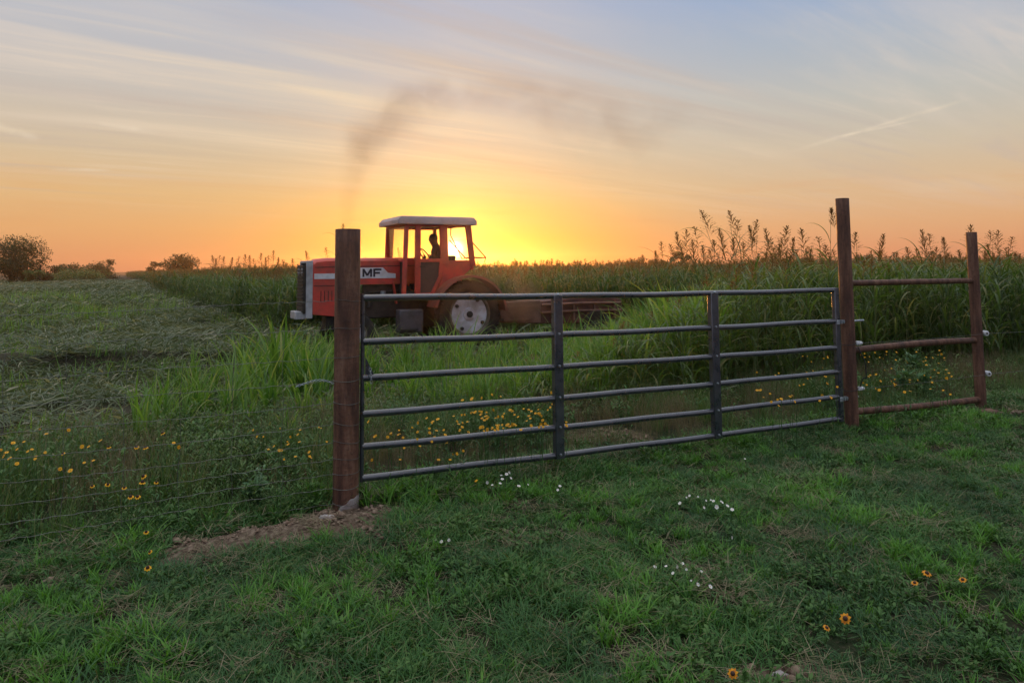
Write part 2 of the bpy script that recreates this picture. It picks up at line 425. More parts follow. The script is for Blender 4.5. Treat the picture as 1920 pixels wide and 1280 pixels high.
# ------------------------------------------------------------------ plan of the place
P1, P2, P3 = on_plane(648, 953), on_plane(1598, 806), on_plane(1840, 768)
FD = Vector((P3.x - P1.x, P3.y - P1.y, 0)).normalized(); FN = Vector((-FD.y, FD.x, 0))
def tn(x, y):
    ax, ay = np.asarray(x) - P1.x, np.asarray(y) - P1.y
    return ax * FD.x + ay * FD.y, ax * FN.x + ay * FN.y
YAW = R(27)
TF = Vector((-math.cos(YAW), -math.sin(YAW), 0)); TL = Vector((math.sin(YAW), -math.cos(YAW), 0))
HUB = at_depth(883, 595, 15.0)
TO = Vector((HUB.x, HUB.y, 0)) - TL * 0.93          # plan point of the rear axle centre
def tractor_uv(x, y):
    ax, ay = np.asarray(x) - TO.x, np.asarray(y) - TO.y
    return ax * TF.x + ay * TF.y, ax * TL.x + ay * TL.y
MOUND = on_plane(520, 1008)
BARE = on_plane(1150, 818)
def soil(x, y):
    """0..1: where the bare reddish soil shows"""
    t, n = tn(x, y); mt, mn = tn(MOUND.x, MOUND.y)
    wob = (vnoise(x, y, 5.0, 3, 4) - 0.5) * 1.7
    d1 = np.sqrt(((t - mt) / 0.95) ** 2 + ((n - mn - 0.05 * (t - mt)) / 0.31) ** 2) + wob
    d2 = np.sqrt(((x - P1.x - 0.05) / 0.40) ** 2 + ((y - P1.y + .12) / 0.24) ** 2) + wob
    d3 = np.sqrt(((x - BARE.x) / 0.42) ** 2 + ((y - BARE.y) / 0.30) ** 2) + wob
    d4 = np.sqrt(((x - P3.x - .1) / 0.36) ** 2 + ((y - P3.y + .08) / 0.26) ** 2) + wob
    b = on_plane(1440, 1268); d5 = np.sqrt(((x - b.x) / 0.26) ** 2 + ((y - b.y) / 0.07) ** 2) + wob
    return 1 - sstep(0.6, 1.1, np.minimum(np.minimum(np.minimum(d1, d2), np.minimum(d3, d4)), d5))
def height(x, y):
    x, y = np.asarray(x, float), np.asarray(y, float)
    t, n = tn(x, y); mt, mn = tn(MOUND.x, MOUND.y)
    h = (vnoise(x, y, 2.2, 5) - 0.5) * 0.05 + (vnoise(x, y, 9, 8) - .5) * 0.016
    h = h + 0.055 * np.exp(-((t - mt) / 0.7) ** 2 - ((n - mn) / 0.18) ** 2) * (0.6 + 0.8 * vnoise(x, y, 9, 9))
    h = h + (vnoise(x, y, 22, 14) - .5) * 0.06 * soil(x, y) + (vnoise(x, y, 55, 15) - .5) * .02 * soil(x, y)
    # windrows and lumps of the mown field on the left beyond the fence
    mown = sstep(2.6, 4.5, n) * (1 - sstep(1.0, 2.2, t - 0.2 * n))
    a, b = on_plane(0, 705), on_plane(420, 690)
    row = np.exp(-((y - (a.y + (x - a.x) * (b.y - a.y) / (b.x - a.x)) - 0.25 * np.sin(x * 1.3)) / 0.35) ** 2)
    h = h + mown * (0.28 * row * (0.5 + vnoise(x, y, 1.5, 4)) + (vnoise(x, y, .7, 11) - .45) * 0.24)
    near = np.exp(-(x ** 2 + y ** 2) / 2.0)
    u, v = tractor_uv(x, y); track = (1 - sstep(1.5, 2.4, np.abs(v + .1))) * (1 - sstep(4.2, 6, np.abs(u + .8)))
    return h * (1 - near) * (1 - .9 * track)

def gz(x, y): return float(height(x, y))

# ------------------------------------------------------------------ ground: one sheet to the horizon
def axis(lo, hi, c, fine, grow):
    a = [c]; d = fine
    while a[-1] < hi: a.append(a[-1] + d); d = max(fine, abs(a[-1] - c) * grow)
    b = [c]; d = fine
    while b[-1] > lo: b.append(b[-1] - d); d = max(fine, abs(b[-1] - c) * grow)
    return np.array(sorted(set(b[1:] + a)))
gx = axis(-2500, 2500, 0.6, 0.045, 0.012); gy = axis(-60, 3000, 4.6, 0.045, 0.012)
X, Y = np.meshgrid(gx, gy); Z = height(X, Y) * (1 - sstep(60, 140, np.hypot(X, Y)))
nx, ny = len(gx), len(gy)
V = np.stack([X.ravel(), Y.ravel(), Z.ravel()], 1)
i = np.arange(nx * ny).reshape(ny, nx)
Fq = np.stack([i[:-1, :-1].ravel(), i[:-1, 1:].ravel(), i[1:, 1:].ravel(), i[1:, :-1].ravel()], 1)
me = bpy.data.meshes.new('ground')
me.vertices.add(len(V)); me.vertices.foreach_set('co', V.ravel().astype(np.float32))
me.loops.add(Fq.size); me.loops.foreach_set('vertex_index', Fq.ravel().astype(np.int32))
me.polygons.add(len(Fq)); me.polygons.foreach_set('loop_start', (np.arange(len(Fq)) * 4).astype(np.int32))
me.update(calc_edges=True); me.polygons.foreach_set('use_smooth', np.ones(len(Fq), bool))
at = me.attributes.new('soil', 'FLOAT', 'POINT'); at.data.foreach_set('value', soil(V[:, 0], V[:, 1]).astype(np.float32))
t_, n_ = tn(V[:, 0], V[:, 1])
fld = (sstep(0.4, 3.0, n_)).astype(np.float32)
at = me.attributes.new('field', 'FLOAT', 'POINT'); at.data.foreach_set('value', fld)
m, nt, b = new_mat('earth_and_thatch'); p = geo_pos(nt)
a = noise(nt, p, 1.2, 6, .6); c = noise(nt, p, 26, 5, .65); s_ = attr(nt, 'soil'); fl = attr(nt, 'field')
lawn = mixc(nt, c.step(.35, .7), (.018, .026, .010, 1), (.040, .034, .020, 1))
lawn = mixc(nt, a.step(.4, .65) * .7, lawn, (.018, .036, .012, 1))
mown = mixc(nt, c.step(.35, .7), (.030, .030, .017, 1), (.075, .065, .040, 1))
so_ = mixc(nt, c.step(.4, .7), (.10, .068, .048, 1), (.25, .19, .14, 1))
so_ = mixc(nt, a.step(.5, .62) * .5, so_, (.09, .05, .035, 1))
col = mixc(nt, fl, lawn, mown); col = mixc(nt, (s_ + (c - .5) * .8).clamp(), col, so_)
nt.links.new(col, b.inputs['Base Color']); b.inputs['Roughness'].default_value = .95; b.inputs['Specular IOR Level'].default_value = .15
bump(nt, b, c + noise(nt, p, 90, 3) * .5, .8, .02)
me.materials.append(m)
go = bpy.data.objects.new('ground', me); COL.objects.link(go); tag(go, kind='structure')
# ------------------------------------------------------------------ left gate post
def ground_pipe(mb, p, r, top, base=-0.25, seg=28, open_top=True):
    pts = [Vector((p[0], p[1], base)), Vector((p[0], p[1], top))]
    n = 14
    prof = [(r, base + (top - base) * k / n) for k in range(n + 1)]
    if open_top: prof += [(r * .93, top), (r * .93, top - 0.12), (0.0, top - 0.12)]
    else: prof += [(r * .97, top + .004), (0, top + .006)]
    mb.lathe([(0, base)] + prof, (p[0], p[1], 0), 'z', seg)
R1, R2, R3 = 0.086, 0.064, 0.056
top1, top2, top3 = z_at(P1, 431), z_at(P2, 373), z_at(P3, 436)
post = empty('gate_post', (P1.x, P1.y, 0), 0, 'thick rusty brown pipe post with a pale bare foot, wrapped in fence wire', 'post')
mb = MB(); ground_pipe(mb, (0, 0), R1, top1, open_top=False); mb.build('pipe', M['rust'], post)
# the pale bare patch at its foot (a real strip of lighter metal round half the pipe)
mb = MB(); V_, F_ = [], []
NA = 22; a0, a1 = R(-110), R(20)
for k in range(NA + 1):
    q = a0 + (a1 - a0) * k / NA
    zt = 0.012 + 0.075 * min(1, k / 12.0) ** .7 + 0.006 * math.sin(k * .9)
    for rr, z in ((R1 + .0025, -.05), (R1 + .0025, max(zt, .01)), (R1 - .002, max(zt, .01) + .003)):
        V_.append((rr * math.cos(q), rr * math.sin(q), z))
for k in range(NA):
    for j in range(2): F_.append((k * 3 + j, (k + 1) * 3 + j, (k + 1) * 3 + j + 1, k * 3 + j + 1))
mb.raw(V_, F_); mb.build('bare_patch', M['paleconc'], post)['label'] = 'pale bare patch at the post foot'

# ------------------------------------------------------------------ welded H brace on the right
hb = empty('pipe_brace', (P2.x, P2.y, 0), 0, 'rusty pipe brace panel of two upright posts joined by three rails, right of the gate', 'fence brace')
off = Vector((P3.x - P2.x, P3.y - P2.y, 0))
mb = MB(); ground_pipe(mb, (0, 0), R2, top2, open_top=False); mb.build('post', M['rust'], hb)['label'] = 'tallest post, carrying the gate'
mb = MB(); ground_pipe(mb, (off.x, off.y), R3, top3, open_top=False); mb.build('post', M['rust'], hb)['label'] = 'shorter right hand post'
dd = off.normalized(); L23 = off.length
for (va, vb, rr, bend) in ((531, 526, .030, 0), (657, 637, .033, .012), (772, 748, .034, -.012)):
    za, zb = z_at(P2, va), z_at(P3, vb)
    a = dd * (R2 * .9); c = off - dd * (R3 * .9)
    pts = [Vector((a.x, a.y, za)).lerp(Vector((c.x, c.y, zb)), k / 8) + Vector((0, 0, bend * math.sin(math.pi * k / 8))) for k in range(9)]
    mb = MB(); mb.tube(pts, rr, 16)
    for e in (0, -1): mb.lathe([(rr * 1.0, -.004), (rr * 1.22, 0), (rr * 1.0, .006)], (0, 0, 0), 'z', 3) if False else None
    mb.build('rail', M['rust'], hb)

# ------------------------------------------------------------------ tube gate
GD = Vector((P2.x - P1.x, P2.y - P1.y, 0)); LG = GD.length; GD.normalize(); GN = Vector((-GD.y, GD.x, 0))
g0, g1 = R1 + 0.022, LG - R2 - 0.095
gate = empty('tube_gate', (P1.x, P1.y, 0), math.atan2(GD.y, GD.x), 'long dark grey metal gate of six horizontal tubes between the rusty posts', 'gate')
def gp(s, z, n=0.0): return Vector((s, n, z))        # gate's own axes: x along, y away from the camera
def s_px(u):
    d = ray(u, 600); # plan intersection of the image column with the gate line
    den = d.x * GD.y - d.y * GD.x
    t = (P1.x * GD.y - P1.y * GD.x) / den
    return (d.x * t - P1.x) * GD.x + (d.y * t - P1.y) * GD.y
A = P1 + GD * g0; B = P1 + GD * g1
lv = [558, 641, 708, 776, 838, 896]; rv = [544, 602, 652, 697, 743, 785]
RT = 0.0235
sb1, sb2 = s_px(1044), s_px(1337)
rails = []
for va, vb in zip(lv, rv):
    za, zb = z_at(A, va), z_at(B, vb); rails.append((za, zb))
    pts = [];
    for k in range(25):
        q = k / 24; s = g0 + (g1 - g0) * q
        z = za + (zb - za) * q - 0.012 * math.sin(math.pi * q) + 0.0025 * math.sin(q * 23 + va)
        pts.append(gp(s, z, 0.002 * math.sin(q * 17 + vb)))
    MB().tube(pts, RT, 18).build('tube', M['gate'], gate)
zb_, zt_ = rails[-1], rails[0]
def zr(i, s): q = (s - g0) / (g1 - g0); return rails[i][0] + (rails[i][1] - rails[i][0]) * q - 0.012 * math.sin(math.pi * q)
for s, wd in ((sb1, .078), (sb2, .083)):
    mb = MB(); mb.box(gp(s, (zr(0, s) + zr(5, s)) / 2 - .008, -.004), (wd, .056, zr(0, s) - zr(5, s) + .032)); br = mb.build('brace', M['gate'], gate, bevel=.006)
    for i in range(6):
        z = zr(i, s); mb = MB()
        mb.tube([gp(s - wd / 2 - .004, z), gp(s + wd / 2 + .004, z)], RT + .003, 16)
    for i in range(6):
        MB().lathe([(.0, -.046), (.008, -.044), (.010, -.036), (.010, -.026)], (s, 0, zr(i, s) + .010), 'y', 12).build('bolt', M['galv'], gate)
mb = MB(); mb.tube([gp(g0, rails[5][0] - RT), gp(g0, rails[0][0] + RT)], RT * .62, 16); mb.build('end_tube', M['gate'], gate)
mb = MB(); mb.box(gp(g1, (rails[5][1] + rails[0][1]) / 2), (.062, .046, rails[0][1] - rails[5][1] + .05)); mb.build('end_tube', M['gate'], gate, bevel=.008)
# latch gusset and short chain near the left post
mb = MB(); z3 = rails[2][0]
mb.prism([(g0 + .02, z3 + .01), (g0 + .02, z3 + .14), (g0 + .075, z3 + .03), (g0 + .085, z3 + .01)], -.006, .006, 'y'); mb.build('gusset', M['gate'], gate)
mb = MB()
for k in range(5):
    c = gp(g0 + .045 + .002 * k, z3 + .055 - k * .020, -.034); n = 12; pts = []
    for j in range(n):
        q = 2 * math.pi * j / n; u = .008 * math.cos(q); v_ = .014 * math.sin(q)
        pts.append(c + (Vector((u, 0, v_)) if k % 2 == 0 else Vector((0, u, v_))))
    mb.tube(pts, .0026, 6, closed=True)
mb.build('chain', M['galv'], gate)
# hinges bolted through the tall post
for i, (va, full) in enumerate(((604, True), (748, False))):
    z = z_at(B, va); mb = MB()
    mb.tube([gp(g1 - .05, z), gp(g1 + .035, z)], .014, 12); mb.lathe([(.030, -.022), (.034, -.018), (.034, .018), (.030, .022)], gp(g1 + .004, 0, 0) + Vector((0, 0, z)), 'z', 16)
    mb.tube([gp(g1 + .02, z + .004, -.012), gp(LG + R2 + (.15 if full else .02), z + .004, -.012)], .011, 10)
    mb.box(gp(g1 + .045, z + .004, -.012), (.018, .036, .036)); mb.box(gp(g1 + .078, z + .004, -.012), (.014, .034, .034))
    mb.build('hinge', M['galv'], gate)

# ------------------------------------------------------------------ electric strands, insulators and jumper cable on the right
def ring_ins(name, p, ax, label):
    o = empty(name, p, 0, label, 'insulator', 'white insulators on the brace posts')
    mb = MB(); n = 20
    mb.lathe([(.0, -.030), (.022, -.030), (.030, -.022), (.030, -.008), (.020, -.002), (.020, .004), (.030, .010), (.030, .022), (.020, .030), (0, .030)], (0, 0, 0), 'y', 20)
    mb.build('body', M['porcelain'], o)
    mb = MB(); mb.lathe([(0, -.036), (.010, -.036), (.010, -.029), (0, -.029)], (0, 0, 0), 'y', 12); mb.build('nail', M['dark'], o)
    return o
ins = {}
e2 = Vector((P2.x, P2.y, 0)) + FD * (R2 + .020); e3 = Vector((P3.x, P3.y, 0)) + FD * (R3 + .012)
for key, base_, v, lab in (('a', e3, 624, 'white ring insulator on the right hand post, upper of two'), ('b', e3, 699, 'white ring insulator on the right hand post, lower of two')):
    z = z_at(base_, v); p = Vector((base_.x, base_.y, z)) - FN * .05; ins[key] = p
    ring_ins('insulator', p, FN, lab)
for key, v, lab in (('c', 643, 'pale end insulator strapped to the tallest post, upper of two'), ('d', 728, 'pale end insulator strapped to the tallest post, lower of two')):
    z = z_at(e2, v); p = Vector((e2.x, e2.y, z)) - FN * .03; ins[key] = p
    o = empty('insulator', p, math.atan2(FD.y, FD.x), lab, 'insulator', 'white insulators on the brace posts')
    mb = MB(); mb.lathe([(0, -.034), (.016, -.034), (.019, -.026), (.012, -.018), (.012, -.010), (.019, -.002), (.019, .006), (.012, .014), (.019, .024), (.016, .034), (0, .034)], (.03, 0, 0), 'x', 16)
    mb.box((.008, 0, .004), (.05, .022, .036)); mb.build('body', M['porcelain'], o, bevel=.002)
    st = MB(); n = 20
    pts = [Vector((-R2 - .02 + (R2 + .003) * math.cos(q), .03 + (R2 + .003) * math.sin(q), .012 * math.cos(q))) for q in [2 * math.pi * j / n for j in range(n)]]
    st.tube(pts, .003, 6, closed=True); st.build('strap', M['cable'], o)
def catenary(a, b, sag, n=24, jit=0.0, r=.0014, seg=6, mat='wire', name='wire', parent=None):
    a, b = Vector(a), Vector(b); pts = []
    for k in range(n + 1):
        q = k / n; p = a.lerp(b, q); p.z -= 4 * sag * q * (1 - q)
        if jit and 0 < k < n: p += Vector((random.uniform(-jit, jit) * .5, random.uniform(-jit, jit) * .5, random.uniform(-jit, jit)))
        pts.append(p)
    return MB().tube(pts, r, seg).build(name, M[mat], parent)
for key, src, lab in (('a', 'c', 'thin electric strand running right through the upper insulators'), ('b', 'd', 'thin electric strand running right through the lower insulators')):
    w_ = empty('electric_wire', (0, 0, 0), 0, lab, 'wire')
    catenary(ins[src] + FD * .06, ins[key] - FN * .03, .01, name='strand', parent=w_, r=.0016)
    far = ins[key] + FD * 9 + Vector((0, 0, -.0 if key == 'a' else .02))
    catenary(ins[key] - FN * .03, far - FN * .03, .05, name='strand', parent=w_, r=.0016)
c0 = ins['c'] + Vector((.0, -.02, -.03)); c1 = ins['d'] + Vector((0, -.02, .02))
pts = [c0, c0 + Vector((.02, -.01, -.06)), c0 + Vector((.055, -.015, -.16)), c0 + Vector((.06, -.015, -.30)), c1 + Vector((.035, -.01, .09)), c1 + Vector((.008, 0, .02)), c1]
sm = [];
for k in range(len(pts) - 1):
    for j in range(5):
        q = j / 5; pm, pa, pb, pn = pts[max(k - 1, 0)], pts[k], pts[k + 1], pts[min(k + 2, len(pts) - 1)]
        sm.append(0.5 * ((2 * pa) + (pb - pm) * q + (2 * pm - 5 * pa + 4 * pb - pn) * q * q + (3 * pa - pm - 3 * pb + pn) * q ** 3))
o = MB().tube(sm + [pts[-1]], .0055, 8).build('jumper_cable', M['cable']); tag(o, 'black cable looping down between the two insulators of the tall post', 'cable')

# ------------------------------------------------------------------ woven wire fence to the left
wf = empty('wire_fence', (P1.x, P1.y, 0), 0, 'thin woven wire fence running left from the thick rusty post', 'wire fence')
hs = [.05, .15, .24, .335, .446, .57, .71, .857, 1.01, 1.20]
FLEN = 5.2; stations = 13
def fpt(s, z, k=0):
    p = -FD * (s); return Vector((p.x, p.y, z + 0.012 * math.sin(s * 1.9 + k * .7) * min(1, s) - .02 * math.sin(math.pi * min(1, s / FLEN)))) - FN * (R1 * .2)
for k, h in enumerate(hs):
    pts = []
    s = R1 * .9
    while s < FLEN:
        pts.append(fpt(s, h, k) + Vector((0, 0, 0.004 * math.sin(s * 41 + k))))
        s += .052
    MB().tube(pts, .0016, 5).build('line_wire', M['wire'], wf)
for k in range(1, 17):
    s = .12 + .305 * k
    pts = [fpt(s + .006 * math.sin(z * 14 + k), z, 0) + Vector((0, 0, 0)) for z in np.linspace(hs[0], hs[-1], 22)]
    MB().tube(pts, .0013, 5).build('stay_wire', M['wire'], wf)
# top barbed strand and the loose twisted tail
ztop = z_at(P1 - FD * .3, 566)
pts = []; s = R1 * .9
while s < FLEN + .6: pts.append(fpt(s, ztop, 20) + Vector((0, 0, .004 * math.sin(s * 60)))); s += .03
mb = MB(); mb.tube(pts, .0016, 5)
for k in range(4, 50):
    p = fpt(R1 + k * .11, ztop, 20)
    for q in (0, 2.2): mb.tube([p + Vector((-.008 * math.cos(q), 0, -.010)), p, p + Vector((.009 * math.cos(q + 1), 0, .011))], .0011, 4)
mb.build('barbed_wire', M['wire'], wf)
for k, h in enumerate(hs + [ztop]):
    n = 26; pts = [Vector(((R1 + .0022) * math.cos(q), (R1 + .0022) * math.sin(q), h + .008 * math.sin(q + k) + .004 * math.sin(2 * q))) for q in [2 * math.pi * j / n for j in range(n)]]
    MB().tube(pts, .0017, 5, closed=True).build('wire_wrap', M['wire'], wf)
mb = MB()
for ph in (0, math.pi):
    pts = []
    for j in range(40):
        q = j / 39; p = fpt(R1 + .01 + q * .25, .862 - .02 * (1 - q) + .022 * math.sin(q * 4.2)) - FN * .02
        pts.append(p + Vector((0, .005 * math.cos(j * .75 + ph), .006 * math.sin(j * .75 + ph))))
    mb.tube(pts, .0021, 5)
mb.build('wire_tail', M['galv'], wf)
# ------------------------------------------------------------------ leaf geometry
class Plant:
    def __init__(s): s.V, s.F, s.m, s.r, s.t, s.n = [], [], [], [], [], 0
    def add(s, V, F, mi, r, t):
        s.V.append(np.asarray(V, np.float32)); s.F += [tuple(int(i) + s.n for i in f) for f in F]; s.m += [mi] * len(F)
        s.r.append(np.asarray(r, np.float32)); s.t.append(np.asarray(t, np.float32)); s.n += len(V); return s
    def blades(s, base, az, th0, th1, L, W, K=4, p=1.0, fold=0.0, mi=0, rnd=None, prof='grass', twist=0.0):
        """leaf blades, all at once; each bends from th0 to th1 (angles off the vertical)"""
        base = np.asarray(base, float); N = len(base)
        az, th0, th1, L, W = [np.broadcast_to(np.asarray(q, float), (N,)) for q in (az, th0, th1, L, W)]
        rnd = rng.random(N) if rnd is None else rnd
        nv = 3 if fold else 2
        k = np.arange(K + 1) / K
        th = th0[:, None] + (th1 - th0)[:, None] * (k[None] ** p)
        dirx = np.sin(th) * np.cos(az)[:, None]; diry = np.sin(th) * np.sin(az)[:, None]; dirz = np.cos(th)
        st = (L / K)[:, None]
        cx = base[:, 0:1] + np.concatenate([np.zeros((N, 1)), np.cumsum(dirx[:, :-1] * st, 1)], 1)
        cy_ = base[:, 1:2] + np.concatenate([np.zeros((N, 1)), np.cumsum(diry[:, :-1] * st, 1)], 1)
        cz = base[:, 2:3] + np.concatenate([np.zeros((N, 1)), np.cumsum(dirz[:, :-1] * st, 1)], 1)
        if prof == 'grass': wv = np.minimum(1, .55 + k * 1.5) * (1 - k ** 2.2) + .02
        elif prof == 'leaf': wv = np.sin(np.pi * np.clip(k * .96 + .03, 0, 1)) ** .8 + .02
        else: wv = np.ones(K + 1) * (1 - .5 * k)
        tw = twist * k[None] * (rnd[:, None] - .5) * 4
        sx, sy, sz = -np.sin(az)[:, None] * np.cos(tw), np.cos(az)[:, None] * np.cos(tw), np.sin(tw)
        hw = W[:, None] * wv[None] / 2
        A = np.stack([cx + sx * hw, cy_ + sy * hw, cz + sz * hw], -1); B = np.stack([cx - sx * hw, cy_ - sy * hw, cz - sz * hw], -1)
        if fold:
            nx_, nz_ = -np.cos(th), np.sin(th)
            C = np.stack([cx - nx_ * np.cos(az)[:, None] * 0 - 0, cy_, cz - hw * fold * np.abs(np.sin(th)) - hw * fold * .3], -1)
            VV = np.stack([A, C, B], 2)
        else: VV = np.stack([A, B], 2)
        VV = VV.reshape(N * (K + 1) * nv, 3)
        idx = (np.arange(N)[:, None] * (K + 1) + np.arange(K)[None]).ravel() * nv
        F = []
        for q in range(nv - 1): F.append(np.stack([idx + q, idx + q + 1, idx + q + 1 + nv, idx + q + nv], 1))
        F = np.concatenate(F, 0)
        return s.add(VV, F, mi, np.repeat(rnd, (K + 1) * nv), np.tile(np.repeat(k, nv), N))
    def stalk(s, path, r0, r1, seg=5, mi=0, rnd=.5):
        mb = MB(); n = len(path)
        mb.tube(path, [r0 + (r1 - r0) * k / (n - 1) for k in range(n)], seg, cap=False)
        return s.add(mb.v, mb.f, mi, np.full(len(mb.v), rnd), np.zeros(len(mb.v)))
    def mesh(s, name, mats):
        V = np.concatenate(s.V); me = bpy.data.meshes.new(name); me.from_pydata(V.tolist(), [], s.F)
        for m in mats: me.materials.append(m)
        me.polygons.foreach_set('material_index', np.array(s.m, np.int32)); me.polygons.foreach_set('use_smooth', np.ones(len(s.F), bool))
        for nm, a in (('rnd', s.r), ('tt', s.t)):
            q = me.attributes.new(nm, 'FLOAT', 'POINT'); q.data.foreach_set('value', np.concatenate(a).astype(np.float32))
        return me
    def obj(s, name, mats, parent=None, link=True):
        o = bpy.data.objects.new(name, s.mesh(name, mats))
        if link: COL.objects.link(o)
        if parent: o.parent = parent
        return o

def scatter(name, variants, pts, rotz, scl, idx, tint, tilt=None):
    """one object of uncountable ground cover: a point cloud with a variant placed on each point"""
    vc = bpy.data.collections.new(name + ' kinds')
    for k, v in enumerate(variants):
        o = bpy.data.objects.new('%s kind %02d' % (name, k), v); vc.objects.link(o)
    pts = np.asarray(pts, np.float32); n = len(pts)
    me = bpy.data.meshes.new(name); me.vertices.add(n); me.vertices.foreach_set('co', pts.ravel())
    rot = np.zeros((n, 3), np.float32); rot[:, 2] = rotz
    if tilt is not None: rot[:, :2] = tilt
    a = me.attributes.new('rot', 'FLOAT_VECTOR', 'POINT'); a.data.foreach_set('vector', rot.ravel())
    sc3 = np.asarray(scl, np.float32)
    if sc3.ndim == 1: sc3 = np.repeat(sc3[:, None], 3, 1)
    a = me.attributes.new('scl', 'FLOAT_VECTOR', 'POINT'); a.data.foreach_set('vector', sc3.ravel().astype(np.float32))
    a = me.attributes.new('idx', 'INT', 'POINT'); a.data.foreach_set('value', np.asarray(idx, np.int32))
    a = me.attributes.new('tint', 'FLOAT', 'POINT'); a.data.foreach_set('value', np.asarray(tint, np.float32))
    o = bpy.data.objects.new(name, me); COL.objects.link(o)
    g = bpy.data.node_groups.new(name, 'GeometryNodeTree')
    g.interface.new_socket('Geometry', in_out='INPUT', socket_type='NodeSocketGeometry'); g.interface.new_socket('Geometry', in_out='OUTPUT', socket_type='NodeSocketGeometry')
    N = g.nodes.new; gi, go_ = N('NodeGroupInput'), N('NodeGroupOutput')
    ci = N('GeometryNodeCollectionInfo'); ci.inputs['Collection'].default_value = vc; ci.inputs['Separate Children'].default_value = True; ci.inputs['Reset Children'].default_value = True
    ip = N('GeometryNodeInstanceOnPoints'); ip.inputs['Pick Instance'].default_value = True
    def na(nm, t): q = N('GeometryNodeInputNamedAttribute'); q.data_type = t; q.inputs['Name'].default_value = nm; return q.outputs['Attribute']
    L = g.links.new
    m2p = N('GeometryNodeMeshToPoints'); L(gi.outputs[0], m2p.inputs['Mesh'])
    L(m2p.outputs['Points'], ip.inputs['Points']); L(ci.outputs[0], ip.inputs['Instance']); L(na('idx', 'INT'), ip.inputs['Instance Index'])
    L(na('rot', 'FLOAT_VECTOR'), ip.inputs['Rotation']); L(na('scl', 'FLOAT_VECTOR'), ip.inputs['Scale']); L(ip.outputs[0], go_.inputs[0])
    md = o.modifiers.new('Scatter', 'NODES'); md.node_group = g
    return o
U = rng.uniform
def wedge(y0, y1, n, side=.80, pad=.8):
    """random plan points in the part of the place the camera looks over (with a margin), even by area"""
    y = y0 + (y1 - y0) * rng.random(int(n * 1.6)); k = rng.random(len(y)) < (y * side + pad) / (y1 * side + pad); y = y[k]
    x = U(-1, 1, len(y)) * (y * side + pad); return x, y
def density(y0, y1, per, side=.80, pad=.8):
    area = side * (y1 * y1 - y0 * y0) + 2 * pad * (y1 - y0)
    mean = (side * (y0 + y1) / 2 + pad) / (side * y1 + pad)
    n = per * area / mean / 1.6
    return wedge(y0, y1, n, side, pad)

# ------------------------------------------------------------------ the lawn on this side of the fence
def disc(n, r): q = U(0, 6.283, n); d = r * np.sqrt(rng.random(n)); return np.stack([d * np.cos(q), d * np.sin(q), np.zeros(n)], 1)
tufts = []
for k in range(5):      # fine tangled turf
    p = Plant(); n = 85
    p.blades(disc(n, .075), U(0, 6.283, n), U(.2, 1.1, n), U(1.1, 2.3, n), U(.035, .10, n), U(.0028, .0056, n), 4, mi=0, twist=.5); tufts.append(p.mesh('fine_turf', [M['lawn']]))
for k in range(3):      # brighter upright clumps
    p = Plant(); n = 34
    p.blades(disc(n, .04), U(0, 6.283, n), U(.1, .9, n), U(.7, 1.9, n), U(.05, .12, n), U(.0035, .0065, n), 5, fold=.3, mi=0, twist=.3); tufts.append(p.mesh('bright_clump', [M['lawnb']]))
def leafy(n, spread, h0, h1, l0, l1, wr, mat, stems=7):
    p = Plant()
    for s_ in range(stems):
        b = disc(1, spread)[0]; q = U(0, 6.283); ln = U(h0, h1); le = U(.1, .8)
        tip = b + np.array([math.cos(q) * math.sin(le), math.sin(q) * math.sin(le), math.cos(le)]) * ln
        path = [Vector(b).lerp(Vector(tip), j / 3) for j in range(4)]; p.stalk(path, .0016, .0009, 4, 0, .4)
        m_ = n // stems; tq = U(.15, 1, m_)
        bb = b[None] + (tip - b)[None] * tq[:, None]; L_ = U(l0, l1, m_)
        p.blades(bb, U(0, 6.283, m_), U(.5, 1.2, m_), U(1.1, 1.9, m_), L_, L_ * wr, 3, mi=0, prof='leaf')
    return p
for k in range(3): tufts.append(leafy(42, .07, .03, .10, .014, .032, .45, 'weed').mesh('small_weed', [M['weed']]))
for k in range(2):      # dry litter
    p = Plant(); n = 26; b = disc(n, .09); b[:, 2] = U(.01, .045, n)
    p.blades(b, U(0, 6.283, n), U(1.2, 1.7, n), U(1.3, 2.0, n), U(.05, .14, n), U(.0018, .0035, n), 3, mi=0); tufts.append(p.mesh('dry_litter', [M['straw']]))
x, y = density(1.7, 11.5, 230)
t, n = tn(x, y); sl_ = soil(x, y)
nz = vnoise(x, y, 1.3, 21); nz2 = vnoise(x, y, 3.4, 33)
keep = (n < .25 + .15 * nz2) & (rng.random(len(x)) > sl_ * 1.0) & (rng.random(len(x)) > (nz2 < .38) * .45) & (x < 10)
keep &= rng.random(len(x)) < np.clip(1.25 - y * .03, .6, 1)
x, y, nz, nz2, n = x[keep], y[keep], nz[keep], nz2[keep], n[keep]
N = len(x); r = rng.random(N); idx = rng.integers(0, 5, N)
pb = np.clip((vnoise(x, y, 1.9, 41, 2) - .52) * 3.2, 0, .45) + .035
idx = np.where(r < pb, 5 + rng.integers(0, 3, N), idx)
pw = np.clip((vnoise(x, y, 2.4, 57, 2) - .48) * 3.0, 0, .5) + .04
idx = np.where((r > .5) & (r < .5 + pw), 8 + rng.integers(0, 3, N), idx)
idx = np.where(r > .90 - .14 * (nz2 > .5), 11 + rng.integers(0, 2, N), idx)
sc_ = (.65 + .8 * nz) * U(.75, 1.25, N) * (1 + .35 * sstep(-.5, .1, n))
tnt = np.clip(nz * 1.0 + U(-.15, .15, N), 0, 1)
o = scatter('lawn_grass', tufts, np.stack([x, y, height(x, y)], 1), U(0, 6.283, N), sc_, idx, tnt, U(-.15, .15, (N, 2)))
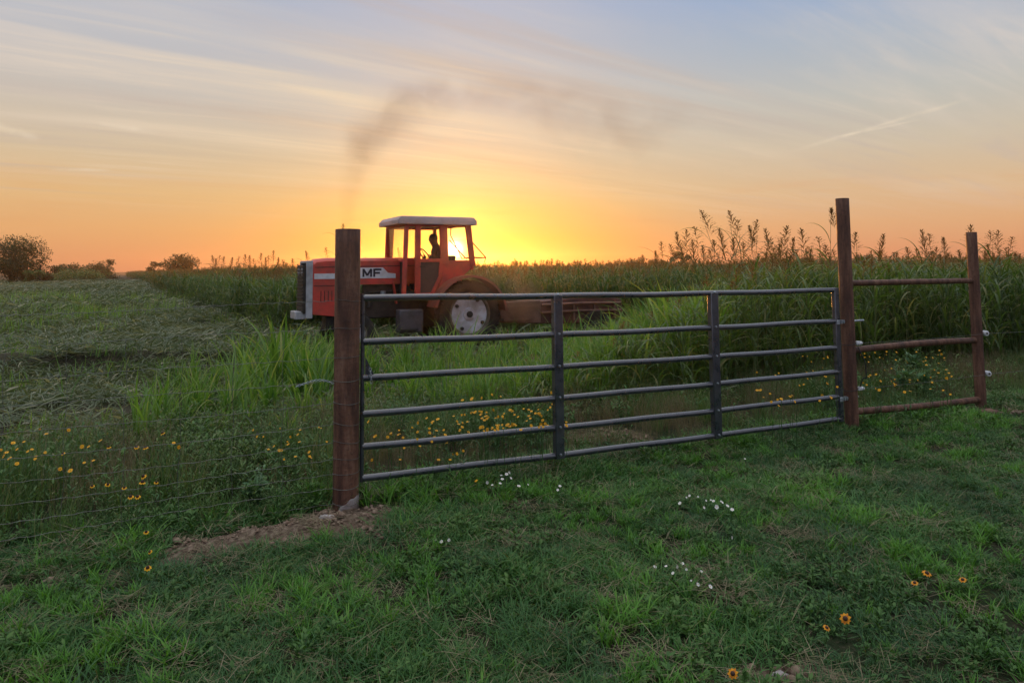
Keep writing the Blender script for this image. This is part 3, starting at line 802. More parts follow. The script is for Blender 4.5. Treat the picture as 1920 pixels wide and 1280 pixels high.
tag(o, 'short tangled green grass with small weeds covering the ground before the gate', 'grass', kind='stuff'); print('lawn', N)

# crumbs of earth and dry roots over the bare patches
cl_ = []
for k in range(4):
    mb = MB()
    for j in range(9):
        bm = bmesh.new(); bmesh.ops.create_icosphere(bm, subdivisions=2, radius=1); r_ = U(.004, .016) * (1.5 if j == 0 else 1); c_ = Vector((U(-.06, .06), U(-.06, .06), r_ * .3))
        mb.raw([Vector((v_.co.x * U(.7, 1.2), v_.co.y * U(.7, 1.2), v_.co.z * U(.5, .9))) * r_ + c_ for v_ in bm.verts], [tuple(v_.index for v_ in fa.verts) for fa in bm.faces]); bm.free()
    me = bpy.data.meshes.new('earth_crumbs'); me.from_pydata(mb.v, [], mb.f); me.materials.append(M['clod']); me.polygons.foreach_set('use_smooth', np.ones(len(me.polygons), bool)); cl_.append(me)
x, y = density(2.5, 10, 150); s_ = soil(x, y); k_ = (s_ > .25) & (rng.random(len(x)) < s_); x, y = x[k_], y[k_]; N = len(x)
idx = rng.integers(0, 4, N); lit = rng.random(N) < .30; idx = np.where(lit, 4 + rng.integers(0, 2, N), idx)
o = scatter('earth_crumbs', cl_ + tufts[11:13], np.stack([x, y, height(x, y)], 1), U(0, 6.28, N), U(.5, 1.4, N), idx, rng.random(N))
tag(o, 'crumbs of reddish earth and dry roots lying on the bare soil', 'loose soil', kind='stuff')

# ------------------------------------------------------------------ rough meadow growth beyond the fence line
mead = []
for k in range(4):      # grassy and feathery
    p = Plant(); n = 46
    p.blades(disc(n, .11), U(0, 6.283, n), U(0, .45, n), U(.3, 1.3, n), U(.14, .36, n), U(.003, .006, n), 5, mi=0, twist=.3); mead.append(p.mesh('meadow_grass', [M['meadow']]))
for k in range(3): mead.append(leafy(120, .10, .16, .36, .018, .045, .28, 'meadow', 11).mesh('meadow_weed', [M['meadow']]))
for k in range(2):      # beige seed grass
    p = Plant(); n = 44; b = disc(n, .12)
    p.blades(b, U(0, 6.283, n), U(0, .4, n), U(.3, 1.0, n), U(.16, .34, n), U(.002, .0035, n), 4, mi=0)
    n2 = 130; b2 = disc(n2, .13); b2[:, 2] = U(.14, .30, n2)
    p.blades(b2, U(0, 6.283, n2), U(.1, 1.2, n2), U(.5, 1.6, n2), U(.012, .03, n2), U(.0015, .003, n2), 2, mi=0); mead.append(p.mesh('seed_grass', [M['brown']]))
for k in range(2): mead.append(leafy(90, .09, .12, .28, .03, .06, .35, 'weed', 9).mesh('broad_weed', [M['weed']]))
def CROP_EDGE(x, y):
    """signed distance-like value: > 0 inside the standing crop"""
    t, n = tn(x, y)
    near = np.minimum(n - (2.35 + .5 * (vnoise(x, y, 1.1, 61) - .5)), (x - (1.0 + (y - 9.4) * .30)) * .95 + .35 * (vnoise(x, y, 1.3, 62) - .5))
    u, v = tractor_uv(x, y)
    near = np.minimum(near, np.maximum(v - 1.5, -(v + 1.7)))          # the swath the tractor is cutting
    near = np.where(v > 0, near, -9)
    yl = 18.1 + (x + 4.8) * .25
    xe = -4.8 - .60 * np.minimum(y - 17.6, 32) - .53 * np.maximum(y - 49.6, 0)
    far = np.minimum((y - yl) * .97, (x - xe) * .87)
    far = np.where(v < -1.7, far + .5 * (vnoise(x, y, .8, 63) - .5), -9)
    return np.maximum(near, far)
x, y = density(3.6, 15, 62, .85, 1.0); t, n = tn(x, y); ce = CROP_EDGE(x, y)
left_ = t < 0.1
hmax = np.where(left_, .15 + 2.3 * (1 - sstep(1.0, 2.6, n)), 1 - sstep(1.6, 3.4, n) * .8)
pr = np.where(left_, 1 - sstep(2.0, 3.4, n), 1 - .8 * sstep(2.0, 3.6, n)); pr = np.where((ce > -.6) & (n > 1.2), np.maximum(pr, .9), pr)
sl_ = soil(x, y)
keep = (n > .02) & (n < 5.5) & (ce < 1.0) & (rng.random(len(x)) < pr) & (rng.random(len(x)) > sl_)
x, y, n, t, left_ = [q[keep] for q in (x, y, n, t, left_)]
N = len(x); a_ = vnoise(x, y, 1.4, 71); b_ = vnoise(x, y, 1.1, 72)
idx = np.where(a_ > .52, 4 + rng.integers(0, 3, N), rng.integers(0, 4, N)); idx = np.where(rng.random(N) < np.clip((b_ - .48) * 5, .04, .75), 7 + rng.integers(0, 2, N), idx)
idx = np.where(rng.random(N) < .14, 9 + rng.integers(0, 2, N), idx)
sc_ = U(.65, 1.2, N) * np.where(left_, .75 + .5 * sstep(.1, .8, n), .45 + .65 * sstep(.1, 1.4, n))
sc_ = sc_ * (1 - .45 * sstep(2.0, 4.0, n))
o = scatter('meadow_weeds', mead, np.stack([x, y, height(x, y)], 1), U(0, 6.283, N), sc_, idx, np.clip(a_ + U(-.2, .2, N), 0, 1), U(-.12, .12, (N, 2)))
tag(o, 'knee high mixed weeds and seed grass growing along the fence and behind the gate', 'weeds', kind='stuff'); print('meadow', N)

# ------------------------------------------------------------------ cut leaves lying on the mown field
cut = []
for k in range(5):
    p = Plant(); n = 130; b = disc(n, .55); b[:, 2] = U(.0, .10, n); q0 = U(0, 6.283)
    az_ = np.where(rng.random(n) < .3, q0 + U(-.6, .6, n), U(0, 6.283, n))
    p.blades(b, az_, U(.9, 1.7, n), U(1.2, 2.3, n), U(.10, .38, n), U(.010, .030, n), 4, fold=.4, mi=0, twist=.8)
    n = 40; b = disc(n, .5); p.blades(b, U(0, 6.283, n), U(0, .6, n), U(.3, 1.2, n), U(.06, .18, n), U(.006, .014, n), 3, mi=0); cut.append(p.mesh('cut_crop', [M['hay']]))
for k in range(2):
    p = Plant(); n = 60; p.blades(disc(n, .5), U(0, 6.283, n), U(0, .5, n), U(.5, 1.6, n), U(.12, .34, n), U(.008, .018, n), 5, fold=.4, mi=0, twist=.3); cut.append(p.mesh('cut_crop_shoots', [M['regrow']]))
xs, ys, ss = [], [], []
for (a, b, per, s0) in ((6.5, 14, 6.0, .8), (14, 30, 2.4, 1.15), (30, 60, .9, 2.0), (60, 125, .22, 3.6)):
    x, y = density(a, b, per, .78, 1.0); xs.append(x); ys.append(y); ss.append(np.full(len(x), s0))
x, y, s0 = map(np.concatenate, (xs, ys, ss)); t, n = tn(x, y); ce = CROP_EDGE(x, y)
tu, tv = tractor_uv(x, y); keep = (ce < -.1) & (n > 1.9) & (x < 40) & ~((np.abs(tv + .1) < 1.35) & (np.abs(tu + .8) < 4.0))
x, y, s0 = x[keep], y[keep], s0[keep]; N = len(x)
idx = rng.integers(0, 5, N); idx = np.where(rng.random(N) < .20 * (y < 45), 5 + rng.integers(0, 2, N), idx)
k = (rng.random(N) < .35 + 1.1 * vnoise(x, y, 1.1, 79)); x, y, s0, idx = x[k], y[k], s0[k], idx[k]; N = len(x); sc_ = s0 * U(.7, 1.3, N); sc3 = np.stack([sc_, sc_, np.minimum(sc_, 1.5 + .5 * rng.random(N)) * (.7 + 1.5 * vnoise(x, y, .6, 77))], 1)
o = scatter('mown_field', cut, np.stack([x, y, height(x, y)], 1), U(0, 6.283, N), sc3, idx, np.clip(vnoise(x, y, .35, 78) + U(-.2, .2, N), 0, 1))
tag(o, 'cut crop leaves and stubble lying in swaths over the mown field', 'cut grass', kind='stuff'); print('mown', N)

# ------------------------------------------------------------------ the standing crop
def panicle(p, top, h, wd, mi, lean=(0, 0), nb=26, open_=1.0, rnd=None):
    """branching seed head ending at 'top'"""
    top = np.asarray(top, float); base = top - np.array([lean[0], lean[1], 1.0]) * h
    nb = int(nb); q = np.arange(nb) / nb
    bb = base[None] + (top - base)[None] * q[:, None]; az_ = np.arange(nb) * 2.4 + U(-.4, .4, nb)
    Lb = wd * (1 - q) ** .75 * U(.75, 1.15, nb) + .018
    th = .35 + .55 * open_ * (1 - q) + U(-.1, .1, nb)
    p.blades(bb, az_, th, th + .55 * open_, Lb, .0045, 3, mi=mi, prof='rod')
    # spikelets strung along each branch
    k = 7; f = np.tile(np.linspace(.35, 1.05, k), nb); i_ = np.repeat(np.arange(nb), k)
    thm = th[i_] + .28 * open_ * f; d = Lb[i_] * f
    sp = bb[i_] + np.stack([np.sin(thm) * np.cos(az_[i_]), np.sin(thm) * np.sin(az_[i_]), np.cos(thm)], 1) * d[:, None]
    n = len(sp)
    p.blades(sp, az_[i_] + U(-.7, .7, n), thm - .1 + U(-.4, .4, n), thm + .2, U(.018, .030, n) * (.7 + h), .0125 * (.6 + h), 2, mi=mi, prof='leaf')
    n = 26; zz = rng.random(n) ** .8; p.blades(base[None] + (top - base)[None] * (.35 + .65 * zz)[:, None], U(0, 6.283, n), U(0, .6, n), U(.1, .8, n), U(.02, .034, n), .012, 2, mi=mi, prof='leaf')
    return p
def crop_plant(p, b, H, nl=8, lw=.030, ll=.62, head=0.0, lean=None, seg=7, hmat=2, droop=(1.6, 2.7)):
    q = U(0, 6.283); le = U(0, .10) if lean is None else lean[0]; q = q if lean is None else lean[1]
    path = []
    for j in range(6):
        z = H * j / 5; off = le * H * (j / 5) ** 1.6; path.append(Vector((b[0] + off * math.cos(q), b[1] + off * math.sin(q), z)))
    p.stalk(path, .0055, .003, 5, 1, rng.random())
    n = nl; f = np.sort(U(.10, .97, n)); az0 = U(0, 6.283)
    bb = np.array([[*(Vector(path[min(4, int(a * 5))]).lerp(path[min(4, int(a * 5)) + 1], a * 5 - int(a * 5)))] for a in f])
    az_ = az0 + np.arange(n) * math.pi + U(-.6, .6, n)
    p.blades(bb, az_, U(.12, .45, n), U(droop[0], droop[1], n), U(.6, 1.15, n) * ll, U(.7, 1.2, n) * lw, seg, p=1.35, fold=.45, mi=0, twist=.25)
    if head: panicle(p, np.array(path[-1]) + np.array([math.cos(q) * le, math.sin(q) * le, 1.0]) * head, head * .75, head * .36, hmat, (math.cos(q) * le * 2, math.sin(q) * le * 2), 18)
    return p
CM3 = [M['crop'], M['stem'], M['seed']]
crop = []
for k in range(7):
    p = Plant()
    for j in range(4):
        b = disc(1, .16)[0]; crop_plant(p, b, U(1.15, 1.52), 8, .030, .60, 0)
    crop.append(p.mesh('crop_clump', CM3))
for k in range(3):      # clumps with a seed head or two standing over them
    p = Plant()
    for j in range(4):
        b = disc(1, .16)[0]; crop_plant(p, b, U(1.2, 1.5) + (.12 if j < 1 else 0), 7, .028, .55, .30 if j < 1 else 0)
    crop.append(p.mesh('crop_clump_headed', CM3))
lite = []
for k in range(6):      # wide light patches for farther off
    p = Plant()
    for j in range(16):
        b = disc(1, .8)[0]; crop_plant(p, b, U(1.15, 1.52), 5, .045, .6, (.34 if j < 6 else 0), seg=4)
    lite.append(p.mesh('crop_patch', [M['farcrop'], M['farcrop'], M['seed']]))
xs, ys, ss, kk = [], [], [], []
def crop_pts(y0, y1, per, side, f):
    x, y = density(y0, y1, per, side, 1.2); ce = CROP_EDGE(x, y); k = f(ce, rng.random(len(x))); return x[k], y[k], ce[k]
x1, y1, c1 = crop_pts(7, 24, 15, .85, lambda c, r: (c > -.55) & (r < np.where(c < 1.6, 1.0, .42)))
x1b, y1b, c1b = crop_pts(17, 42, 5, .8, lambda c, r: (c > 0) & (r < np.where(c < 2.5, 1.0, .30)))
x2, y2, c2 = crop_pts(24, 60, .62, .82, lambda c, r: (c > .6))
x3, y3, c3 = crop_pts(60, 260, .10, .80, lambda c, r: (c > 1.0))
x = np.concatenate([x1, x1b, x2, x3]); y = np.concatenate([y1, y1b, y2, y3]); ce = np.concatenate([c1, c1b, c2, c3]); N = len(x)
kind = np.concatenate([np.zeros(len(x1) + len(x1b), int), np.ones(len(x2) + len(x3), int)])
t, n = tn(x, y)
hd = vnoise(x, y, .22, 91)
idx = np.where(kind == 0, rng.integers(0, 7, N), 10 + rng.integers(0, 6, N))
idx = np.where((kind == 0) & (rng.random(N) < np.where(y > 17, .55, .32)), 7 + rng.integers(0, 3, N), idx)
u_e = (x - (1.0 + (y - 9.4) * .30))                               # distance from the ragged left edge of the near block
nearblk = (tractor_uv(x, y)[1] > 0)
hs_ = np.where(nearblk, .34 + .66 * sstep(-.6, 2.6, u_e), .86 + .14 * sstep(0, 2, ce))
hs_ = hs_ * np.where(nearblk, 1.0, 1) * (.90 + .14 * hd) * U(.93, 1.06, N)
wd_ = np.where(kind == 0, 1.0, np.where(y > 60, 1.9, 1.25)) * np.where(nearblk, .62 + .38 * sstep(-.4, 2.0, u_e), 1)
sc3 = np.stack([wd_ * U(.9, 1.15, N), wd_ * U(.9, 1.15, N), hs_ * np.where(y > 60, 1.03, 1.0)], 1)
tint = np.clip(vnoise(x, y, .5, 92) + .45 * (1 - sstep(0, 2.4, u_e)) * nearblk + U(-.2, .2, N), 0, 1.4)
o = scatter('crop_field', crop + lite, np.stack([x, y, height(x, y) * (y < 60)], 1), U(0, 6.283, N), sc3, idx, tint, U(-.05, .05, (N, 2)))
tag(o, 'tall standing green forage crop filling the field behind the gate and tractor', 'crop', kind='stuff'); print('crop', N)
# younger, paler leaves in front of its left edge
yc = []
for k in range(4):
    p = Plant(); n = 30
    p.blades(disc(n, .17), U(0, 6.283, n), U(0, .32, n), U(.5, 2.1, n), U(.5, .95, n), U(.018, .032, n), 7, p=1.8, fold=.45, mi=0, twist=.3); yc.append(p.mesh('young_crop', [M['regrow']]))
x, y = density(7.5, 15.5, 10, .4, 1.5); ue = x - (1.0 + (y - 9.4) * .30); t, n = tn(x, y)
k_ = (n > 2.3) & (ue > -.9) & (ue < 1.5) & (tractor_uv(x, y)[1] > 1.2) & (rng.random(len(x)) < .9 - .4 * np.abs(ue))
x, y, ue = x[k_], y[k_], ue[k_]; N = len(x)
sc_ = (.65 + 1.0 * sstep(-.9, 1.4, ue)) * U(.8, 1.2, N)
o = scatter('young_crop_edge', yc, np.stack([x, y, height(x, y)], 1), U(0, 6.283, N), sc_, rng.integers(0, 4, N), rng.random(N), U(-.08, .08, (N, 2)))
tag(o, 'pale young crop leaves along the cut left edge of the standing crop', 'crop', kind='stuff')

x, y = density(6.0, 15.5, 9.0, .7, 1.0); t, n = tn(x, y); v_ = tractor_uv(x, y)[1]
k_ = (n > np.where(t < -.2, 1.1, 1.9)) & (x > -.50 * y + .5 * (vnoise(x, y, 1.5, 105) - .5)) & (rng.random(len(x)) < np.where(t < -.1, .55, 1.0)) & (x < 1.4 + (y - 9) * .3) & (v_ > 1.6) & (rng.random(len(x)) < np.clip(1.2 - .13 * (y - 7), .15, 1)) & (vnoise(x, y, .9, 101) > .42)
x, y, t_r = x[k_], y[k_], t[k_]; N = len(x)
o = scatter('regrowth', yc, np.stack([x, y, height(x, y)], 1), U(0, 6.283, N), (U(.26, .78, N) + .35 * (rng.random(N) < .12)) * np.where(t_r > -.2, 1.1, .95), rng.integers(0, 4, N), U(0, .8, N), U(-.2, .2, (N, 2)))
tag(o, 'low bright regrowth spread over the mown strip behind the gate', 'grass', kind='stuff')

# ------------------------------------------------------------------ regrown grass clumps one can tell apart
protos = []
for k in range(4):
    p = Plant(); n = (34, 40, 28, 36)[k]
    p.blades(disc(n, .10), U(0, 6.283, n), U(0, .36, n), U(.5, 2.2, n), U(.5, .98, n), U(.026, .044, n), 8, p=1.9, fold=.45, mi=0, twist=.25)
    zm = np.concatenate(p.V)[:, 2].max(); p.V = [v_ / zm for v_ in p.V]; protos.append(p.mesh('grass_clump', [M['regrow']]))
clumps = [  # image column and row of the foot, image row of the tip
    (525, 745, 596), (480, 735, 640), (560, 760, 640), (598, 770, 655), (445, 765, 680), (395, 750, 668), (360, 770, 690), (330, 745, 668),
    (505, 790, 690), (570, 800, 700), (430, 800, 705), (300, 790, 700), (610, 720, 640), (540, 700, 620), (470, 700, 650), (410, 720, 668), (345, 820, 735), (465, 820, 735), (540, 840, 760), (375, 790, 700), (582, 725, 628), (612, 800, 720), (505, 720, 628),
    (700, 700, 645), (735, 735, 655), (690, 760, 700), (765, 760, 690), (820, 735, 668), (868, 745, 672), (905, 765, 690), (950, 745, 665), (985, 715, 640), (1015, 745, 655), (840, 770, 715), (1030, 700, 622), (730, 775, 720), (950, 700, 640), (1000, 690, 630)]
side = {'l': [], 'r': []}
for c in clumps: side['l' if c[0] < 640 else 'r'].append(c)
ORD = ['', 'second', 'third', 'fourth', 'fifth', 'sixth', 'seventh', 'eighth', 'ninth', 'tenth', 'eleventh', 'twelfth', 'thirteenth', 'fourteenth', 'fifteenth', 'sixteenth', 'seventeenth', 'eighteenth', 'nineteenth', 'twentieth']
ORD += ['twenty-' + q for q in ['first'] + ORD[1:9]] + ['thirtieth'] + ['thirty-' + q for q in ['first'] + ORD[1:9]] + ['fortieth']
for sd, lst in side.items():
    lst.sort(key=lambda c: abs(c[0] - 648))
    for i, (u, v, vt) in enumerate(lst):
        g_ = on_plane(u, v); H = max(.25, z_at(g_, vt)); o = bpy.data.objects.new('grass_clump', protos[(i * 3 + (sd == 'r')) % 4]); COL.objects.link(o)
        o.location = (g_.x, g_.y, gz(g_.x, g_.y) - .01); o.scale = (H * 1.1, H * 1.1, H * 1.18); o.rotation_euler = (0, 0, U(0, 6.28))
        od = ('nearest' if i == 0 else ORD[i]); where = 'left of the thick gate post' if sd == 'l' else 'right of the thick post, seen through the gate'
        tag(o, 'bright green arching grass clump, %s %s' % (od if i == 0 else od + ' one', where), 'grass clump', 'regrown grass clumps in the mown strip')
# the two sprouts standing alone at the far left
for (u, v, vt, lab, le) in ((118, 770, 655, 'thin upright green sprout with one long blade, left of the curled leaf', .25), (128, 770, 690, 'single broad blue-green leaf curling over at its tip, far left', 1.9)):
    g_ = on_plane(u, v); H = z_at(g_, vt); p = Plant()
    if le < 1: p.blades([[0, 0, 0], [.01, 0, 0], [-.01, 0, 0]], [math.pi, 2.7, 0.3], [.05, .3, .1], [.45, .9, .5], [H * 1.05, H * .5, H * .6], [.022, .015, .015], 8, fold=.4, mi=0)
    else: p.blades([[0, 0, 0], [0, .01, 0]], [.1, 3.4], [.2, .2], [2.3, 1.2], [H * 1.8, H * .5], [.045, .02], 10, p=1.6, fold=.4, mi=0)
    o = p.obj('sprout', [M['silver'] if le > 1 else M['regrow']]); o.location = (g_.x, g_.y, gz(g_.x, g_.y)); tag(o, lab, 'sprout')
# silvery leafy weeds
sil = [(478, 958, 868, 'silvery leafed weed standing at the wire fence near the thick post'), (420, 850, 805, 'pale star shaped weed top behind the fence wires'),
       (1692, 745, 655, 'leftmost pale silver weed seen inside the brace panel'), (1712, 720, 640, 'middle pale silver weed seen inside the brace panel'), (1728, 745, 668, 'rightmost pale silver weed seen inside the brace panel')]
for i, (u, v, vt, lab) in enumerate(sil):
    g_ = on_plane(u, v); H = z_at(g_, vt); p = Plant()
    nst = 5 if i == 0 else 4
    for s_ in range(nst):
        q = U(0, 6.28); b = Vector((0, 0, 0)); tip = Vector((math.cos(q) * H * .22, math.sin(q) * H * .22, H * U(.8, 1.0)))
        p.stalk([b.lerp(tip, j / 4) for j in range(5)], .004, .002, 5, 0)
        n = 26; f_ = U(.12, 1, n); bb = np.array([[*b.lerp(tip, a)] for a in f_]); L_ = np.where(f_ < .6, U(.07, .13, n), U(.02, .05, n)) * min(1.2, H / .32)
        p.blades(bb, U(0, 6.28, n), U(.5, 1.1, n), U(1.2, 2.2, n), L_, L_ * .36, 4, mi=0, prof='leaf', fold=.3, rnd=np.where(f_ < .6, .1, .9))
    o = p.obj('silver_weed', [M['silver']]); o.location = (g_.x, g_.y, gz(g_.x, g_.y)); tag(o, lab, 'weed', 'silvery weeds')

# ------------------------------------------------------------------ tall stalks with seed heads, each one its own thing
heads = [  # u, v of the tip, distance, how far the head leans sideways in the picture (px at its foot), head length in px
    (1314, 397, 11.0, 46, 46), (1366, 398, 11.4, 18, 40), (1384, 414, 11.8, 10, 50), (1420, 415, 11.2, -8, 46), (1404, 425, 12.2, 14, 36), (1348, 431, 11.6, 24, 40),
    (1302, 427, 12.4, 20, 52), (1287, 433, 12.8, 24, 48), (1268, 437, 12.4, 34, 40), (1240, 455, 13.5, 10, 30), (1256, 460, 13.8, 8, 26), (1228, 472, 14.5, 8, 22),
    (1434, 431, 11.6, 10, 60), (1476, 426, 10.8, -4, 56), (1502, 432, 10.8, 0, 56), (1488, 448, 11.6, 2, 44), (1462, 460, 11.4, 8, 26), (1534, 446, 10.4, 14, 48),
    (1558, 392, 10.2, -6, 36), (1338, 452, 12.8, 6, 44), (1394, 456, 12.6, 4, 40), (1317, 462, 13.2, 6, 34), (1562, 470, 12.0, 0, 24), (1205, 480, 16.0, 3, 20), (1450, 466, 13.0, 2, 30),
    (1605, 438, 11.6, 2, 36), (1657, 441, 11.4, -2, 48), (1728, 433, 11.8, 0, 48), (1742, 440, 11.9, 8, 40), (1768, 447, 12.2, 8, 36), (1700, 466, 12.4, 12, 24), (1676, 475, 13.0, 8, 22),
    (1756, 466, 12.6, 4, 30), (1820, 424, 11.6, 2, 40), (1858, 435, 12.0, 8, 44), (1872, 434, 12.2, 0, 46), (1898, 446, 12.6, -2, 28), (1852, 460, 12.8, 6, 34), (1903, 476, 13.6, 0, 20), (1890, 478, 14.0, 2, 18),
    (1275, 462, 12.2, 12, 38), (1298, 452, 11.8, 16, 46), (1330, 470, 11.4, 8, 40), (1358, 462, 11.5, -6, 42), (1375, 448, 11.9, 5, 54), (1412, 447, 11.3, 6, 50), (1442, 450, 11.2, -4, 50), (1494, 470, 11.9, 4, 30), (1520, 468, 11.2, 6, 34), (1548, 462, 11.0, 8, 36), (1466, 447, 11.0, 4, 44),
    (643, 421, 19.5, -10, 18), (611, 465, 20.5, 0, 20), (573, 472, 21, 3, 18), (513, 471, 21, 1, 20), (490, 476, 22, 1, 20), (460, 478, 22, 2, 20), (398, 480, 22.5, 6, 24), (420, 482, 23, 2, 18), (746, 466, 19.5, 4, 22), (405, 486, 22, 5, 22), (412, 480, 23, -4, 24), (436, 484, 22, 3, 24), (448, 482, 22.5, 6, 26), (468, 480, 22, 2, 26), (475, 486, 22, -3, 20), (498, 484, 21.5, 4, 22), (503, 480, 22, 2, 24), (522, 484, 21, 3, 22), (530, 488, 21, 5, 20), (548, 486, 21, 2, 18), (340, 478, 26, 2, 20), (372, 486, 24, 3, 18), (310, 488, 28, 3, 16)]
hl = sorted(heads, key=lambda q: q[0])
def wh(u):
    if u < 640: return 'above the left hand crop'
    if u < 900: return 'seen through the cab windows'
    if u < 1570: return 'left of the tallest post'
    if u < 1815: return 'between the brace posts'
    return 'beyond the right hand post'
groups = {}
for q in hl: groups.setdefault(wh(q[0]), []).append(q)
for where, lst in groups.items():
    for i, (u, v, Y, ln, hp) in enumerate(lst):
        tip = at_depth(u, v, Y); H = tip.z; ft = at_depth(u + ln * 1.6, 520, Y); fx, fy = ft.x, Y + U(-.1, .1)
        o = empty('seed_stalk', (fx, fy, 0), 0)
        ppm = FPX / Y; hh = hp / ppm
        p = Plant(); tipl = Vector((tip.x - fx, tip.y - fy, H)); path = []
        for j in range(9):
            f = j / 8; path.append(Vector((tipl.x * f ** 2.2, tipl.y * f ** 2.2, (H - hh * .55) * f)))
        path[-1] = Vector((tipl.x * .9, tipl.y, H - hh * .55))
        lx = (tipl.x - path[-2].x) / max(.05, H - path[-2].z) + U(-.22, .22)
        p.stalk(path, .0065, .0022, 6, 0, .6); p.obj('stem', [M['stem']], o)
        p = Plant(); kind = i % 3; panicle(p, tipl, hh, hh * (.42, .30, .52)[kind], 0, (lx, 0), (34, 40, 28)[kind], (1.0, .6, 1.5)[kind]); p.obj('panicle', [M['seed']], o)
        p = Plant(); n = 6 if H > 1.7 else 4; f_ = np.array([.35, .5, .60, .70, .78, .85])[:n]
        bb = np.array([[*path[int(a * 8)].lerp(path[min(8, int(a * 8) + 1)], a * 8 % 1)] for a in f_])
        p.blades(bb, np.arange(n) * 3.14 + U(-.4, .4, n), U(.15, .5, n), U(1.6, 2.6, n), U(.40, .7, n), U(.022, .036, n), 8, p=1.4, fold=.4, mi=0, twist=.3); p.obj('leaves', [M['crop']], o)
        nm = 'first' if i == 0 else ORD[i]
        pos = 'seed topped stalk, ' + nm + (' from the left, ' if len(lst) > 1 else ', ') + where
        if len(lst) == 1: pos = 'thin stalk with seed head ' + where
        tag(o, pos, 'seed stalk', 'seed topped stalks above the crop')
# ------------------------------------------------------------------ the tractor
# its own axes: x forward, y to its left (towards the camera), z up; origin on the ground under the rear axle
TYAW = math.atan2(TF.y, TF.x)
def T2W(x, y, z): q = TO + TF * x + TL * y; return Vector((q.x, q.y, z))
def x_px(u, yl, z):
    """forward coordinate whose point (x, yl, z) falls in image column u"""
    a, b = -6.5, 5.0
    for _ in range(40):
        m_ = (a + b) / 2
        if proj(T2W(m_, yl, z))[0] > u: a = m_
        else: b = m_
    return (a + b) / 2
def z_px(v, x, yl):
    a, b = 0.0, 4.0
    for _ in range(40):
        m_ = (a + b) / 2
        if proj(T2W(x, yl, m_))[1] > v: a = m_
        else: b = m_
    return (a + b) / 2
tr = empty('tractor', (TO.x, TO.y, 0), TYAW, 'old red farm tractor with a white roofed cab mowing in front of the setting sun', 'tractor')
def wheel(name, x, y, r, w, rr, sgn, lugs, label=None):
    tyre = MB(); h = w / 2
    prof = [(rr, -h * .8), (rr * 1.08, -h * .95), (r * .86, -h), (r * .955, -h * .82), (r * .975, -h * .4), (r * .975, h * .4), (r * .955, h * .82), (r * .86, h), (rr * 1.08, h * .95), (rr, h * .8)]
    tyre.lathe(prof, (x, y, r), 'y', 48, cap=False)
    for k in range(lugs):
        for s_ in (-1, 1):
            a = 2 * math.pi * (k + (.5 if s_ > 0 else 0)) / lugs; a2 = a + 1.35 * math.pi / lugs * 1.0
            def P(q, yy, rad): return Vector((x + rad * math.cos(q), y + yy, r + rad * math.sin(q)))
            q0, q1 = P(a, 0.0, r * .985), P(a2, s_ * h * .92, r * .945)
            tyre.bar(q0, q1, w * .09, r * .07, up=((q0 + q1) / 2 - Vector((x, y, r))))
    root = tyre.build(name, M['rubber'], tr)
    rim = MB(); o_ = sgn
    rim.lathe([(rr * 1.02, -h * .80 * o_), (rr * 1.05, h * .86 * o_), (rr * .98, h * .90 * o_), (rr * .93, h * .80 * o_), (rr * .90, h * .45 * o_)], (x, y, r), 'y', 40, cap=False)
    q = rim.build('rim', M['rimdirt'], root)
    disc_ = MB(); disc_.lathe([(rr * .915, h * .40 * o_), (rr * .90, h * .62 * o_), (rr * .80, h * .70 * o_), (rr * .45, h * .52 * o_), (rr * .30, h * .50 * o_), (rr * .27, h * .66 * o_), (0, h * .70 * o_)], (x, y, r), 'y', 40, cap=False)
    disc_.build('wheel_disc', M['rim'], root)
    hb_ = MB(); hb_.lathe([(rr * .15, h * .62 * o_), (rr * .15, h * .84 * o_), (rr * .10, h * .90 * o_), (0, h * .90 * o_)], (x, y, r), 'y', 16); hb_.build('hub', M['dark'], root)
    for k in range(4):  # dark raised discs put in for the shade inside open wheel slots
        a = 2 * math.pi * k / 4 + .55; c = (x + rr * .76 * math.cos(a), y + h * .66 * o_, r + rr * .76 * math.sin(a))
        nb = MB(); nb.lathe([(rr * .085, 0), (rr * .085, .030 * o_), (rr * .05, .04 * o_), (0, .04 * o_)], c, 'y', 10); nb.build('slot_shade', M['dark'], root)
    return root
zr_ = HUB.z; RR = zr_ if zr_ > .55 else .66
wheel('rear_wheel', 0, .74, RR + .06, .36, .43, 1, 20); wheel('rear_wheel', 0, -.74, RR + .06, .36, .43, -1, 20)
XW = 2.28
wheel('front_wheel', XW, .62, .39, .20, .21, 1, 16); wheel('front_wheel', XW, -.62, .39, .20, .21, -1, 16)
XF = x_px(586, .31, 1.3); XG = x_px(566, .29, 1.3)
HT = z_px(490, XF, .31); HT2 = HT + .015
XB = .86
# hood with an opening for the engine below
mb = MB()
side_ = [(XB, 1.34), (XB, HT2), (XF - .25, HT + .01), (XF - .06, HT - .02), (XF, HT - .09), (XF, z_px(590, XF, .31)), (XF - .52, z_px(594, XF - .5, .31)), (XF - .56, 1.12), (XF - .62, 1.32)]
for s_ in (1, -1): mb.prism(side_, s_ * .285, s_ * .31, 'y')
mb.build('side_panel', M['red'], tr, bevel=.006)
mb = MB()
top_ = [(-.31, 1.5), (-.31, 0), (-.24, .045), (0, .06), (.24, .045), (.31, 0), (.31, 1.5)]
V_ = []; xs_ = [XB, XF - .3, XF - .08, XF]; hz = [HT2, HT + .01, HT - .01, HT - .07]
arc = [(-.312, -.10), (-.312, -.01), (-.27, .035), (-.14, .055), (0, .06), (.14, .055), (.27, .035), (.312, -.01), (.312, -.10)]
for xx, zz in zip(xs_, hz): V_ += [(xx, a, zz + b) for a, b in arc]
